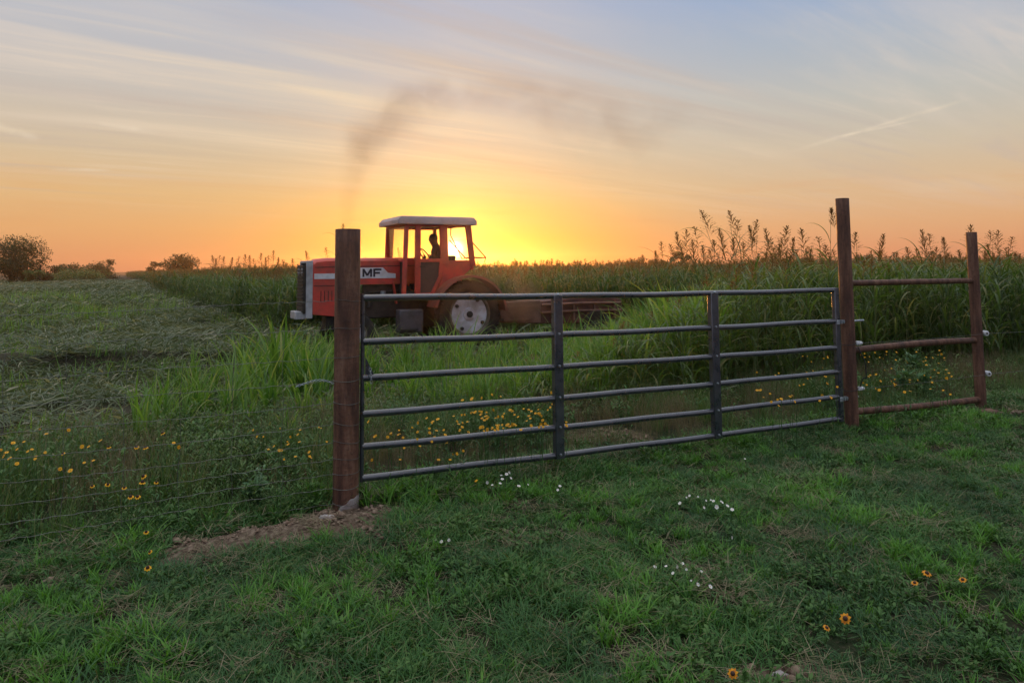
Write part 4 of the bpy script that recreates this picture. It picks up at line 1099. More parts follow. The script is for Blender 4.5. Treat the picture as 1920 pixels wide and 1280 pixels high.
na_ = len(arc); F_ = [(i * na_ + k, i * na_ + k + 1, (i + 1) * na_ + k + 1, (i + 1) * na_ + k) for i in range(3) for k in range(na_ - 1)] + [tuple(range(na_)), tuple(3 * na_ + k for k in range(na_))[::-1]]
mb.raw(V_, F_); mb.build('hood', M['red'], tr)
# seams, latches and louvres of the hood
mb = MB()
for s_ in (1, -1):
    mb.bar((XB + .02, s_ * .3125, HT2 - .105), (XF - .04, s_ * .3125, HT - .115), .004, .012)
    for xx in (XF - .56, XB + .42): mb.bar((xx, s_ * .3125, HT - .11), (xx, s_ * .3125, HT2 - .02), .010, .004, up=(0, 1, 0))
    mb.bar((XF - .55, s_ * .3125, 1.30), (XF - .02, s_ * .3125, 1.30), .004, .010)
    for k in range(5): mb.bar((XF - .44 + k * .07, s_ * .3125, 1.00), (XF - .44 + k * .07, s_ * .3125, 1.20), .012, .006, up=(0, 1, 0))
mb.build('hood_seams', M['dark'], tr)
# diagonal rear strut of the hood opening
mb = MB(); mb.bar((x_px(737, .32, 1.3), .318, 1.36), (x_px(743, .32, 1.0), .318, .92), .022, .10, up=(0, 1, 0)); mb.bar((XB - .02, .318, 1.345), (XF - .6, .318, 1.345), .02, .07); mb.build('hood_rail', M['red'], tr)
# grille and its pale surround
ZB = z_px(592, XF, .31); ZT = HT - .03
mb = MB(); mb.box(((XF + XG) / 2 + .0, 0, (ZB + ZT) / 2), (abs(XG - XF) * .75, .54, ZT - ZB - .08))
for k in range(14): mb.box((XG - .012, 0, ZB + .08 + k * (ZT - ZB - .16) / 13), (.02, .54, .018))
mb.build('grille', M['dark'], tr)
mb = MB(); d_ = abs(XG - XF); cx_ = (XF + XG) / 2
for s_ in (1, -1): mb.box((XF + d_ * .30, s_ * .30, (ZB + ZT) / 2), (d_ * .62, .05, ZT - ZB))
mb.box((XF + d_ * .30, 0, ZT + .02), (d_ * .62, .65, .05)); mb.box((XF + d_ * .30, 0, ZB - .02), (d_ * .62, .65, .06))
mb.build('grille_surround', M['grey'], tr, bevel=.008)
for s_ in (1, -1):
    mb = MB(); mb.lathe([(.075, 0), (.085, .02), (.07, .03), (.05, .022), (0, .018)], (XG - .045, s_ * .15, ZT - .16), 'x', 20); mb.build('headlight', M['grey'], tr)
# front weights / bumper jutting forward
mb = MB(); zf = z_px(592, XG + .12, .25)
xw0 = x_px(556, .27, .8); mb.box(((xw0 + XF) / 2 + .03, 0, zf), (xw0 - XF - .02, .50, .15)); mb.build('front_weight', M['grey'], tr, bevel=.015)
# decals and lettering
def decal(yl, s_):
    za, zm, zb2 = z_px(501.5, 1.6, .32), z_px(511.5, 1.5, .32), z_px(521.3, 1.5, .32)
    x0, x1, x2 = x_px(742, .32, 1.5), x_px(728, .32, 1.5), x_px(718, .32, 1.5); xr = XF - .03
    poly = [(x0, zb2), (x0, zm - .015), (x1, zm), (x2, za), (x_px(668, .32, 1.5), za), (x_px(650, .32, 1.5), zm), (xr, zm), (xr, zb2)]
    mb = MB(); mb.prism(poly, yl, yl + .003 * s_, 'y'); q = mb.build('decal_stripe', M['white'], tr, smooth=False)
    # letters M and F, drawn as strokes
    lx0, lx1 = x_px(680, .32, 1.5), x_px(716, .32, 1.5); W = lx0 - lx1; zt2, zb3 = za - .022, zb2 + .03; Hh = zt2 - zb3; lm = MB()
    if s_ < 0: lx0, W = lx1, -W
    ya, yb = (yl + .0035 * s_, yl + .0065 * s_)
    def st(a, b, w_): # stroke between two points in letter space (0..1 across both letters)
        A, B = Vector((lx0 - a[0] * W, 0, zb3 + a[1] * Hh)), Vector((lx0 - b[0] * W, 0, zb3 + b[1] * Hh)); d = (B - A).normalized(); n = Vector((d.z, 0, -d.x)) * w_ / 2
        lm.prism([((A + n).x, (A + n).z), ((B + n).x, (B + n).z), ((B - n).x, (B - n).z), ((A - n).x, (A - n).z)], ya, yb, 'y')
    sw = Hh * .24
    for a, b in (((.04, 0), (.04, 1)), ((.04, .96), (.24, .18)), ((.24, .18), (.44, .96)), ((.44, 0), (.44, 1))): st(a, b, sw)
    for a, b in (((.60, 0), (.60, 1)), ((.60, .90), (.98, .90)), ((.60, .48), (.90, .48))): st(a, b, sw)
    lm.build('lettering', M['black'], q, smooth=False)
decal(.3125, 1); decal(-.3125, -1)
# engine, gearbox, axles
mb = MB(); mb.box((1.45, 0, .88), (1.35, .40, .50)); mb.build('engine_block', M['dark'], tr, bevel=.03)
mb = MB(); mb.box((1.55, .17, 1.21), (.9, .16, .18)); mb.tube([(1.1, .24, 1.05), (1.1, .24, 1.26)], .06, 14); mb.tube([(1.9, .25, .86), (1.9, .25, 1.10)], .05, 14); mb.tube([(1.25, .25, 1.17), (1.9, .26, 1.15)], .022, 8); mb.build('engine_fittings', M['dark'], tr)
mb = MB(); mb.lathe([(.05, -.03), (.06, 0), (.06, .09), (.03, .10), (0, .10)], (1.62, .26, 1.08), 'z', 14); mb.build('fuel_filter', M['galv'], tr)
mb = MB(); mb.box((.35, 0, .68), (1.0, .44, .52)); mb.box((-.1, 0, .70), (.5, .55, .5)); mb.tube([(0, -.72, RR + .06), (0, .72, RR + .06)], .10, 16); mb.build('gearbox', M['dark'], tr, bevel=.02)
mb = MB(); mb.tube([(XW, -.56, .40), (XW, -.2, .47), (XW, .2, .47), (XW, .56, .40)], .055, 10); mb.box((XW + .1, 0, .60), (.7, .34, .30)); mb.build('front_axle', M['dark'], tr)
mb = MB(); mb.box((x_px(768, .5, .9), .50, z_px(600, .8, .5)), (.50, .28, .46)); mb.build('side_tank', M['grey'] if False else plain('grimy_tank_paint', (.085, .075, .085), .6, c2=(.05, .042, .04), scale=5), tr, bevel=.03)
mb = MB(); mb.box((x_px(765, .6, .5), .60, .42), (.34, .24, .03)); mb.bar((x_px(765, .6, .5) - .15, .60, .42), (x_px(765, .6, .5) - .12, .55, .72), .02, .03); mb.bar((x_px(765, .6, .5) + .15, .60, .42), (x_px(765, .6, .5) + .12, .55, .72), .02, .03); mb.build('step', M['dark'], tr)
# ---- cab
yc_ = .66
zs = z_px(488, .4, yc_); zt = z_px(423, .4, yc_)
xa, xb = x_px(760.5, yc_, 2.1), x_px(887, yc_, 2.1)       # front and rear corner posts, near side
pm = [x_px(783.5, yc_, 2.1), x_px(834.5, yc_, 2.1)]
red = M['red']
def cpost(x0, x1, y, z0, z1, w_, dpt=.06, nm='cab_post'):
    mb = MB(); mb.bar((x0, y, z0), (x1, y, z1), w_, dpt, up=(0, 1, 0)); return mb.build(nm, red, tr, bevel=.008)
for sy in (1, -1):
    Y_ = sy * (yc_ - .03)
    back = xb if sy > 0 else xb + .26
    cpost(xa + .03 - (.06 if sy < 0 else 0), xa - .03 - (.06 if sy < 0 else 0), Y_, z_px(560, xa, yc_), zt, .085 if sy > 0 else .17)
    if sy > 0:
        cpost(pm[0], pm[0] - .01, Y_, 1.05, zt, .115); cpost(pm[1] + .0, pm[1] + .03, Y_, zs - .1, zt, .165)
    cpost(back + .0, back + .10, Y_, zs - .12, zt, .12 if sy > 0 else .07)
    mb = MB(); mb.bar((xa - .02, Y_, zt + .03), (back + .05, Y_, zt + .03), .055, .11); mb.build('cab_rail', red, tr, bevel=.01)
    # lower side wall: door with dark lower window, wall over the fender
    zd = z_px(553, pm[0], yc_)
    if sy > 0:
        mb = MB(); mb.prism([(pm[1] + .06, zs), (xb + .02, zs), (xb + .04, zs - .16), (xb + .16, zs - .27), (pm[1] - .05, zs - .62), (pm[1] + .22, zd), (pm[1] + .16, zd + .10), (pm[1] + .06, zs - .35)], Y_ - .02, Y_ + .02, 'y'); mb.build('cab_wall', red, tr, bevel=.006)
        dr = MB(); x0_, x1_ = pm[0] - .03, pm[1] + .06
        dr.bar((x0_ + .03, Y_ + .01, zs), (x0_ + .03, Y_ + .01, zd), .075, .04, up=(0, 1, 0))
        dr.bar((x0_ + .05, Y_ + .01, zs), (x1_, Y_ + .01, zs), .04, .07, up=(0, 0, 1)); dr.bar((x0_ + .05, Y_ + .01, zd), (x1_ + .2, Y_ + .01, zd), .04, .075)
        dr.bar((x1_ + .02, Y_ + .01, zs - .02), (x1_ + .05, Y_ + .01, zs - .36), .07, .04, up=(0, 1, 0)); dr.bar((x1_ + .05, Y_ + .01, zs - .34), (x1_ + .22, Y_ + .01, zd), .07, .04, up=(0, 1, 0))
        d_o = dr.build('door', red, tr, bevel=.005)
        g_ = MB(); g_.prism([(x0_ + .02, zs - .04), (x1_ + .03, zs - .04), (x1_ + .05, zs - .34), (x1_ + .2, zd + .04), (x0_ + .02, zd + .04)], Y_ - .004, Y_ + .002, 'y')
        g_.build('lower_pane', plain('dusty_dark_pane', (.10, .05, .04), .35, c2=(.065, .035, .03), scale=4), d_o)
        h_ = MB(); h_.tube([(x0_ - .02, Y_ + .03, zs - .12), (x0_ - .02, Y_ + .05, zs - .12), (x0_ - .12, Y_ + .05, zs - .12)], .01, 8); h_.build('handle', M['dark'], d_o)
    else:
        mb = MB(); mb.prism([(xa, zs - .02), (back, zs - .02), (back + .1, zs - .30), (back + .3, 1.10), (xa, 1.10)], Y_ - .02, Y_ + .02, 'y'); mb.build('cab_wall', red, tr)
# front and rear frames between the two sides
mb = MB(); mb.bar((xa, -yc_ + .03, zs), (xa, yc_ - .03, zs), .06, .05); mb.bar((xa - .03, -yc_ + .03, zt + .02), (xa - .03, yc_ - .03, zt + .02), .06, .08); mb.build('windscreen_frame', red, tr)
mb = MB(); mb.prism([(-yc_ + .05, 1.15), (yc_ - .05, 1.15), (yc_ - .05, zs - .02), (-yc_ + .05, zs - .02)], xa - .02, xa + .0, 'x'); mb.build('firewall', M['dark'], tr)
mb = MB(); mb.bar((xb + .26, -yc_ + .03, zs - .1), (xb, yc_ - .03, zs - .1), .05, .20); mb.bar((xb + .34, -yc_ + .03, zt + .03), (xb + .06, yc_ - .03, zt + .03), .05, .08); mb.build('rear_frame', red, tr)
mb = MB(); mb.box(((xa + xb) / 2, 0, 1.12), (xa - xb, 1.2, .05)); mb.build('cab_floor', M['dark'], tr)
# roof: pale cap overhanging all round, lower lip, bevelled edges
zrt = z_px(404.5, xa, yc_); fr_ = x_px(753, yc_ + .06, 2.6); rr_ = x_px(894, yc_ + .06, 2.6)
zl = zrt - .165
mb = MB(); yo = yc_ + .07
lo = [(fr_ + .07, yo), (fr_ + .07, -yo + .16), (rr_ + .04, -yo + .1), (rr_, yo)]
V_ = [(x, y, zl) for x, y in lo] + [(x, y, zl + .085) for x, y in lo] + [(x + (-.07 if x > 1 else .05), y * .95, zrt - .006) for x, y in lo] + [(x + (-.2 if x > .5 else .2), y * .7, zrt + .012) for x, y in lo]
F_ = [(0, 1, 2, 3)] + [(l * 4 + k, l * 4 + (k + 1) % 4, (l + 1) * 4 + (k + 1) % 4, (l + 1) * 4 + k) for l in range(3) for k in range(4)] + [(12, 13, 14, 15)]
mb.raw(V_, F_); mb.build('roof', M['roofpaint'], tr, bevel=.008)
# clear panes
def pane(poly, y, nm='side_window'):
    mb = MB(); mb.prism(poly, y - .003, y + .003, 'y'); return mb.build(nm, M['glass'], tr, smooth=False)
Y_ = yc_ - .03
pane([(xa - .03, zs), (pm[0] + .05, zs), (pm[0] + .05, zt), (xa - .05, zt)], Y_ - .02); pane([(pm[0] - .06, zs), (pm[1] + .07, zs), (pm[1] + .09, zt), (pm[0] - .06, zt)], Y_ - .02)
mb = MB(); mb.box((xa - .03, 0, (zs + zt) / 2), (.006, 1.2, zt - zs)); mb.build('windscreen', M['glass'], tr)
# tilted quarter window seen against the sun: a thin frame standing open, and its twin flap at the back
qa, qb, qc = (x_px(845, -.3, 2.2), -.30, z_px(441, 0, -.3)), (x_px(866, -.3, 2.0), -.30, z_px(485, 0, -.3)), (x_px(884, -.3, 2.0), -.30, z_px(482, 0, -.3))
mb = MB(); mb.tube([qa, qb], .011, 6); mb.tube([qb, qc], .011, 6); mb.tube([qa, (xb + .1, -.3, zt + .02)], .011, 6); mb.build('open_window_frame', red, tr)
ra, rb, rc = Vector((xb - .0, .45, z_px(447, xb, .45))), None, Vector((xb - .02, .45, z_px(482, xb, .45)))
rb = Vector((x_px(911, .45, 1.9), .45, z_px(483, xb - .2, .45)))
mb = MB(); mb.tube([ra, rb], .013, 6); mb.tube([rb, rc], .010, 6)
rbf = rb + Vector((.1, -.85, 0)); raf = ra + Vector((.1, -.85, 0)); mb.tube([raf, rbf], .013, 6); mb.tube([rb, rbf], .013, 6); mb.tube([rb, rb + Vector((.04, 0, -.10))], .008, 6); rw = mb.build('rear_flap', red, tr)
mb = MB(); mb.raw([ra, rb, rbf, raf], [(0, 1, 2, 3)]); mb.build('pane', M['glass'], rw)
# fenders
for sy in (1, -1):
    mb = MB(); n = 16; rf = RR + .06 + .12; y0_, y1_ = sy * .50, sy * .98; V_ = []
    for k in range(n + 1):
        a = R(12) + (R(176) - R(12)) * k / n
        for (rad, yy) in ((rf, y0_), (rf, y1_), (rf - .05, y1_ + .01 * sy), (rf - .02, y1_ - .02 * sy), (rf - .02, y0_)):
            V_.append((rad * math.cos(a), yy, RR + .06 + rad * math.sin(a) * (.98 if sy else 1)))
    F_ = [(k * 5 + j, k * 5 + (j + 1) % 5, (k + 1) * 5 + (j + 1) % 5, (k + 1) * 5 + j) for k in range(n) for j in range(5)]
    mb.raw(V_, F_); mb.build('fender', plain('dusty_red_fender', (.34, .07, .04), .6, c2=(.20, .075, .045), scale=3) if sy > 0 else M['red'], tr)
# seat, wheel, exhaust, drawbar
mb = MB(); mb.box((x_px(824, 0, 1.6), 0, 1.52), (.46, .48, .12)); mb.bar((x_px(824, 0, 1.6) - .20, 0, 1.55), (x_px(824, 0, 1.6) - .26, 0, 1.88), .44, .08); mb.box((x_px(824, 0, 1.6), 0, 1.3), (.2, .2, .36)); mb.build('seat', M['dark'], tr, bevel=.03)
XS = x_px(798, 0, 1.85)
mb = MB(); c = Vector((XS, 0, 1.86)); ux, uy = Vector((.55, 0, .83)), Vector((0, 1, 0)); ux.normalize()
mb.tube([c + ux * (.20 * math.cos(q)) + uy * (.20 * math.sin(q)) for q in [2 * math.pi * k / 24 for k in range(24)]], .014, 8, closed=True)
for q in (0, 2.1, 4.2): mb.tube([c, c + ux * (.2 * math.cos(q)) + uy * (.2 * math.sin(q))], .009, 6)
mb.tube([c, (XS + .32, 0, 1.35), (XS + .36, 0, 1.15)], .022, 8); mb.build('steering_wheel', M['cable'], tr)
XE = x_px(648, 0, 2.0)
mb = MB(); mb.tube([(XE, 0, HT - .02), (XE, 0, HT + .04), (XE, 0, z_px(446, XE, 0)), (XE - .03, 0, z_px(437, XE, 0))], [.055, .04, .036, .036], 14); mb.build('exhaust_pipe', M['dark'], tr)
mb = MB(); mb.bar((-.2, 0, .48), (-1.15, 0, .46), .10, .05); mb.bar((-.25, .3, .62), (-1.0, .38, .50), .05, .06); mb.bar((-.25, -.3, .62), (-1.0, -.38, .50), .05, .06); mb.bar((-.3, 0, 1.12), (-.9, 0, .98), .04, .04); mb.build('hitch', M['dark'], tr)

# ------------------------------------------------------------------ towed mowing implement
im = empty('hay_mower', tuple(T2W(-2.2, -.2, 0)), TYAW, 'rusty brown towed mowing implement hitched behind the red tractor, half hidden by grass', 'mower')
ox, oy = -2.2, -.2
def xi(u, z=.8, yl=.3): return x_px(u, yl, z) - ox
e0, e1, e2 = xi(936), xi(1012), xi(1168); yn = .55
zt0, zt1 = z_px(564, ox + e1, .3), z_px(603, ox + e1, .3)
mb = MB(); mb.prism([(e0, zt1 + .02), (e0, zt0 - .05), (e0 - .1, zt0), (e1, zt0 + .015), (e1, zt1 - .03)], yn - 1.5, yn, 'y'); dk = mb.build('front_housing', M['tan'], im, bevel=.02)
mb = MB(); mb.box(((e0 + e1) / 2, yn + .02, zt0 - .11), (abs(e1 - e0) * .86, .03, .035)); mb.box(((e0 + e1) / 2 + .1, yn + .02, zt1 + .07), (abs(e1 - e0) * .7, .03, .03)); mb.build('stiffener', M['tan'], dk)
mb = MB(); mb.prism([(e1 - .01, zt1 - .05), (e1 - .01, zt0 - .02), (e2 + .6, zt0 + .08), (e2, zt0 - .02), (e2 - .06, zt1 + .05), (e2 + .5, zt1 - .10)], yn - 1.7, yn - .12, 'y'); dk2 = mb.build('rear_deck', M['maroon'], im, bevel=.02)
mb = MB()
for k, zz in enumerate((zt0 - .09, zt0 - .26)): mb.tube([(e1 - .05, yn - .06, zz), ((e1 + e2) / 2, yn - .06, zz + .01), (e2 + .05, yn - .06, zz - .01)], .028, 8)
for q in (.15, .4, .65, .9): mb.bar((e1 + (e2 - e1) * q, yn - .07, zt1), (e1 + (e2 - e1) * q, yn - .07, zt0 - .05), .03, .05, up=(1, 0, 0))
mb.build('side_frame', M['tan'], dk2)
mb = MB(); mb.lathe([(0, -.07), (.16, -.07), (.29, -.08), (.32, -.05), (.32, .05), (.29, .08), (.16, .07), (0, .07)], (e2 + .75, yn - .1, .32), 'y', 24); mb.build('wheel', M['rubber'], im)
mb = MB(); mb.tube([(e0 - .05, yn - .8, zt0 - .1), (e0 + .55, yn - .5, .62), (1.25, .2, .52)], .05, 8); mb.build('drawbar', M['maroon'], im)
mb = MB(); mb.box((e0 + .02, yn - .55, zt0 + .03), (.26, .30, .20)); mb.tube([(e0 + .1, yn - .55, zt0 + .03), (1.5, .2, .66)], .035, 10); mb.build('drive_shaft', M['dark'], im)
mb = MB(); mb.box(((e0 + e1) / 2 + .1, yn - .4, zt0 + .05), (.30, .3, .10)); mb.build('gear_case', M['dark'], im, bevel=.015)

# ------------------------------------------------------------------ the driver, seated, looking ahead
pr = empty('person', (TO.x, TO.y, 0), TYAW, 'driver sitting in the tractor cab, seen as a dark silhouette facing left', 'person')
HX = x_px(812, 0, 2.2); HZ = z_px(449, HX, 0)
sx_ = HX - .10          # shoulders a little behind the head
v = [(sx_ - .04, 0, 1.60), (sx_ - .03, 0, 1.74), (sx_ - .02, 0, 1.90), (sx_ + .0, 0, HZ - .20), (sx_ + .06, 0, HZ - .12), (HX, 0, HZ - .03), (HX + .005, 0, HZ + .05),
     (sx_ + .0, .17, HZ - .24), (sx_ + .03, .23, HZ - .46), (sx_ + .26, .19, 1.80), (XS - .05, .17, 1.87),
     (sx_ + .0, -.17, HZ - .24), (sx_ + .03, -.23, HZ - .46), (sx_ + .26, -.19, 1.80), (XS - .05, -.17, 1.87),
     (sx_ + .02, .10, 1.60), (sx_ + .42, .13, 1.64), (sx_ + .50, .14, 1.24), (sx_ + .62, .14, 1.19),
     (sx_ + .02, -.10, 1.60), (sx_ + .42, -.13, 1.64), (sx_ + .50, -.14, 1.24), (sx_ + .62, -.14, 1.19),
     (HX + .085, 0, HZ - .005), (HX + .055, 0, HZ - .075)]
e = [(0, 1), (1, 2), (2, 3), (3, 4), (4, 5), (5, 6), (3, 7), (7, 8), (8, 9), (9, 10), (3, 11), (11, 12), (12, 13), (13, 14), (0, 15), (15, 16), (16, 17), (17, 18), (0, 19), (19, 20), (20, 21), (21, 22), (5, 23), (5, 24)]
rad = [.15, .145, .15, .13, .058, .082, .088, .075, .052, .042, .035, .075, .052, .042, .035, .10, .085, .055, .045, .10, .085, .055, .045, .016, .030]
me = bpy.data.meshes.new('body'); me.from_pydata(v, e, []); bo = bpy.data.objects.new('body', me); COL.objects.link(bo); bo.parent = pr
sk = bo.modifiers.new('Skin', 'SKIN'); sk.use_smooth_shade = True
for k, r_ in enumerate(rad): me.skin_vertices[0].data[k].radius = (r_, r_)
me.skin_vertices[0].data[0].use_root = True
ss_ = bo.modifiers.new('Smooth', 'SUBSURF'); ss_.levels = 2; ss_.render_levels = 2; me.materials.append(M['shirt'])
mb = MB()
for s_ in (1, -1):
    for k in range(4): mb.tube([(XS - .06, s_ * (.150 + k * .019), 1.875), (XS - .02, s_ * (.150 + k * .019), 1.90), (XS + .012, s_ * (.150 + k * .019), 1.885 - .006 * k), (XS + .004, s_ * (.152 + k * .019), 1.86)], [.010, .009, .008, .007], 6)
    mb.tube([(XS - .05, s_ * .145, 1.862), (XS - .02, s_ * .13, 1.85), (XS + .01, s_ * .128, 1.86)], [.011, .010, .008], 6)
mb.build('fingers', M['skin'], pr)
mb = MB(); mb.lathe([(.0, .104), (.05, .094), (.084, .055), (.096, .0), (.088, -.035)], (HX - .006, 0, HZ + .022), 'z', 18); mb.build('hair', M['hair'], pr)
# ------------------------------------------------------------------ flowers
def flower_proto(kind):
    """returns meshes (stem, petals, centre), head at height 1 * H scaled later"""
    st = Plant(); st.stalk([Vector((0, 0, 0)), Vector((.01, 0, .35)), Vector((.0, .01, .7)), Vector((0, 0, 1.0))], .0022, .0016, 5)
    n = 5; st.blades([[.005, 0, z] for z in U(.15, .75, n)], U(0, 6.28, n), U(.4, .9, n), U(1, 1.8, n), U(.05, .09, n), U(.006, .012, n), 3, mi=0, prof='leaf')
    return st.mesh('stem', [M['meadow']])
def head_mesh(r, n, droop, mat, wr=.5, name='petals'):
    p = Plant(); a = np.arange(n) * 2 * math.pi / n + U(-.1, .1, n)
    b = np.stack([np.cos(a) * r * .08, np.sin(a) * r * .08, np.zeros(n)], 1)
    p.blades(b, a, 1.35 + droop * .4, 1.65 + droop, U(.85, 1.05, n) * r * .92, r * wr, 3, mi=0, prof='leaf'); return p.mesh(name, [M[mat]])
def cone_mesh(r, h, mat='cone'):
    mb = MB(); mb.lathe([(0, -.001), (r, 0), (r * .96, h * .45), (r * .6, h * .85), (0, h)], (0, 0, 0), 'z', 12)
    me = bpy.data.meshes.new('centre'); me.from_pydata(mb.v, [], mb.f); me.materials.append(M[mat]); me.polygons.foreach_set('use_smooth', np.ones(len(me.polygons), bool)); return me
stem_m = flower_proto(0)
HM = {'small': (head_mesh(.017, 8, .1, 'petal', .62), cone_mesh(.0030, .003)), 'dark': (head_mesh(.026, 8, .75, 'petal', .62), cone_mesh(.011, .016)),
      'gold': (head_mesh(.026, 9, .45, 'petalr', .50), cone_mesh(.0105, .010)), 'white': (head_mesh(.015, 5, -.2, 'whitepetal', 1.0), cone_mesh(.003, .003, 'petal'))}
def flower(name, u, v, h, kind, label, cat, group, size=1.0, tilt=.5):
    hp = on_plane(u, v, h); g_ = gz(hp.x, hp.y); hh = max(.02, h - g_)
    tilt = tilt * U(.3, 1.6); size = size * (.72 if kind == 'small' else .8) * U(.75, 1.25); o = empty(name, (hp.x, hp.y, g_), U(0, 6.28), label, cat, group)
    s_ = bpy.data.objects.new('stem', stem_m); COL.objects.link(s_); s_.parent = o; s_.scale = (1, 1, hh)
    a, b = HM[kind]
    pt = bpy.data.objects.new('petals', a); COL.objects.link(pt); pt.parent = o
    ct = bpy.data.objects.new('centre', b); COL.objects.link(ct); ct.parent = o
    az_ = -o.rotation_euler.z - math.pi / 2 + U(-1, 1)
    q = Euler((0, tilt * U(.6, 1.2), az_)).to_matrix() ; e = (Matrix.Rotation(az_, 3, 'Z') @ Matrix.Rotation(tilt * U(.6, 1.2), 3, 'Y')).to_euler()
    for k in (pt, ct): k.location = (0, 0, hh); k.rotation_euler = e; k.scale = (size,) * 3
    return o
for (u, v, lab) in ((1550, 1176, 'larger gold flower with dark red centre, left of a pair in the near lawn'), (1585, 1159, 'gold flower with dark centre, upper right of the pair in the near lawn'),
                    (1715, 1092, 'dark flower with a thin yellow edge, low in the right hand lawn'), (1738, 1074, 'gold rimmed dark flower just above the darkest one in the right hand lawn'),
                    (1805, 1086, 'rightmost gold flower with a dark centre in the lawn'), (1374, 1262, 'orange flower at the very bottom edge beside bare soil')):
    flower('coneflower', u, v, .10, 'gold', lab, 'flower', 'dark centred flowers in the lawn', 1.0 if u != 1715 else .8, 1.0)
for i, (u, v, lab) in enumerate(((274, 997, 'dark centred yellow flower low at the front of the left weeds'), (281, 1034, 'small drooping yellow flower below the left weeds'), (277, 1064, 'lowest, nearly bare dark flower head below the left weeds'))):
    flower('coneflower', u, v, .13, 'dark', lab, 'flower', 'dark centred flowers by the wire fence', .85, .6)
left_dark = [(173, 911), (202, 908), (233, 914), (269, 893), (267, 904), (293, 904), (245, 931), (258, 931), (305, 812), (273, 839), (256, 838), (118, 850), (204, 838)]
for i, (u, v) in enumerate(sorted(left_dark)):
    flower('coneflower', u, v, .42 if v < 880 else .34, 'dark', 'drooping yellow flower with dark cone behind the fence wires, %s of thirteen from the left' % ('first' if i == 0 else ORD[i]), 'flower', 'dark centred flowers by the wire fence', .95, .5)
left_y = [(75, 805), (87, 813), (129, 806), (25, 830), (32, 842), (60, 842), (67, 855), (85, 848), (2, 843), (7, 855), (18, 859), (32, 869), (52, 846), (188, 826), (158, 867), (175, 863), (113, 879), (166, 837), (154, 837), (132, 882), (66, 860), (12, 848), (326, 830), (336, 838), (45, 828)]
for (u, v) in left_y: flower('yellow_flower', u, v, .40, 'small', 'small yellow flower in the patch at the far left', 'flower', 'yellow flowers at the far left', 1.15, .9)
def number_off():
    gs = {}
    for o in COL.objects:
        if o.get('category') == 'flower' and o.get('group'): gs.setdefault((o['group'], o['label']), []).append(o)
    for (g, l), os_ in gs.items():
        if 1 < len(os_) <= 20:
            os_.sort(key=lambda o: proj(o.location)[0]); l = ' '.join(l.split()[:12])
            for i, o in enumerate(os_): o['label'] = l + ', ' + ('first' if i == 0 else ORD[i]) + ' from the left'
def patch(n, u0, u1, v0, v1, h, label, group, size=1.0, gaussian=False, up=0):
    for k in range(n):
        u = U(u0, u1); v = U(v0, v1)
        if gaussian: u = np.clip(rng.normal((u0 + u1) / 2, (u1 - u0) / 4), u0, u1)
        v -= up * (u - u0) / (u1 - u0)
        flower('yellow_flower', float(u), float(v), h * U(.8, 1.15), 'small', label, 'flower', group, size * U(.85, 1.2), .9)
patch(22, 470, 618, 800, 862, .38, 'tiny yellow flower in the weeds just left of the thick post', 'yellow flowers left of the post', .8)
patch(95, 800, 1062, 775, 815, .40, 'yellow flower of the dense patch seen through the gate left of its first brace', 'yellow flowers of the dense patch', 1.05, True, up=14)
patch(26, 690, 860, 790, 830, .36, 'yellow flower of the thin patch behind the left end of the gate', 'yellow flowers behind the left of the gate', .95)
patch(9, 812, 1060, 735, 775, .42, 'orange yellow flower above the dense patch seen through the gate', 'yellow flowers above the dense patch', 1.2)
patch(10, 690, 920, 835, 862, .25, 'low yellow flower just above the bottom tube of the gate', 'yellow flowers above the bottom tube', 1.0)
patch(30, 1415, 1572, 695, 765, .42, 'yellow flower behind the right end of the gate', 'yellow flowers behind the right end of the gate', 1.05)
patch(16, 1500, 1565, 655, 700, .5, 'small yellow flower at the foot of the crop, right end of the gate', 'yellow flowers at the foot of the crop', .8)
patch(62, 1614, 1800, 655, 740, .46, 'yellow flower seen inside the brace panel', 'yellow flowers inside the brace panel', 1.0)
flower('coneflower', 1679, 719, .45, 'dark', 'dark centred yellow flower seen inside the brace panel', 'flower', None, 1.3, .5)
flower('yellow_flower', 893, 901, .12, 'small', 'lone yellow flower under the bottom tube of the gate', 'flower', None, 1.1, .8)
def whites(lst, label, group, size=1.0, h=.09):
    for (u, v) in lst: flower('white_flower', u, v, h * U(.8, 1.2), 'white', label, 'flower', group, size * U(.75, 1.3), .9)
whites([(1287, 932), (1293, 929), (1309, 931), (1324, 938), (1333, 937), (1338, 939), (1353, 941), (1364, 948), (1373, 955), (1275, 943), (1320, 951), (1344, 950)], 'small white flower on the lawn below the second brace', 'white flowers below the second brace', .9)
whites([(1228, 1062), (1249, 1061), (1269, 1062), (1280, 1056), (1287, 1067), (1298, 1069), (1315, 1071), (1332, 1099), (1296, 1088), (1262, 1074), (1309, 1095)], 'white flower in the near lawn cluster', 'white flowers in the near lawn', .8, .08)
whites([(914, 904), (923, 909), (938, 906), (942, 898), (950, 889), (955, 886), (958, 896), (940, 891), (990, 908), (1046, 918), (973, 911), (1050, 911)], 'tiny white flower below the bottom tube near the first brace', 'white flowers below the bottom tube', .9, .10)
whites([(817, 1012), (828, 1015), (842, 1012), (1372, 1007), (1846, 878), (1397, 860), (688, 903)], 'lone tiny white flower in the lawn', 'scattered white flowers', .8, .06)
number_off()
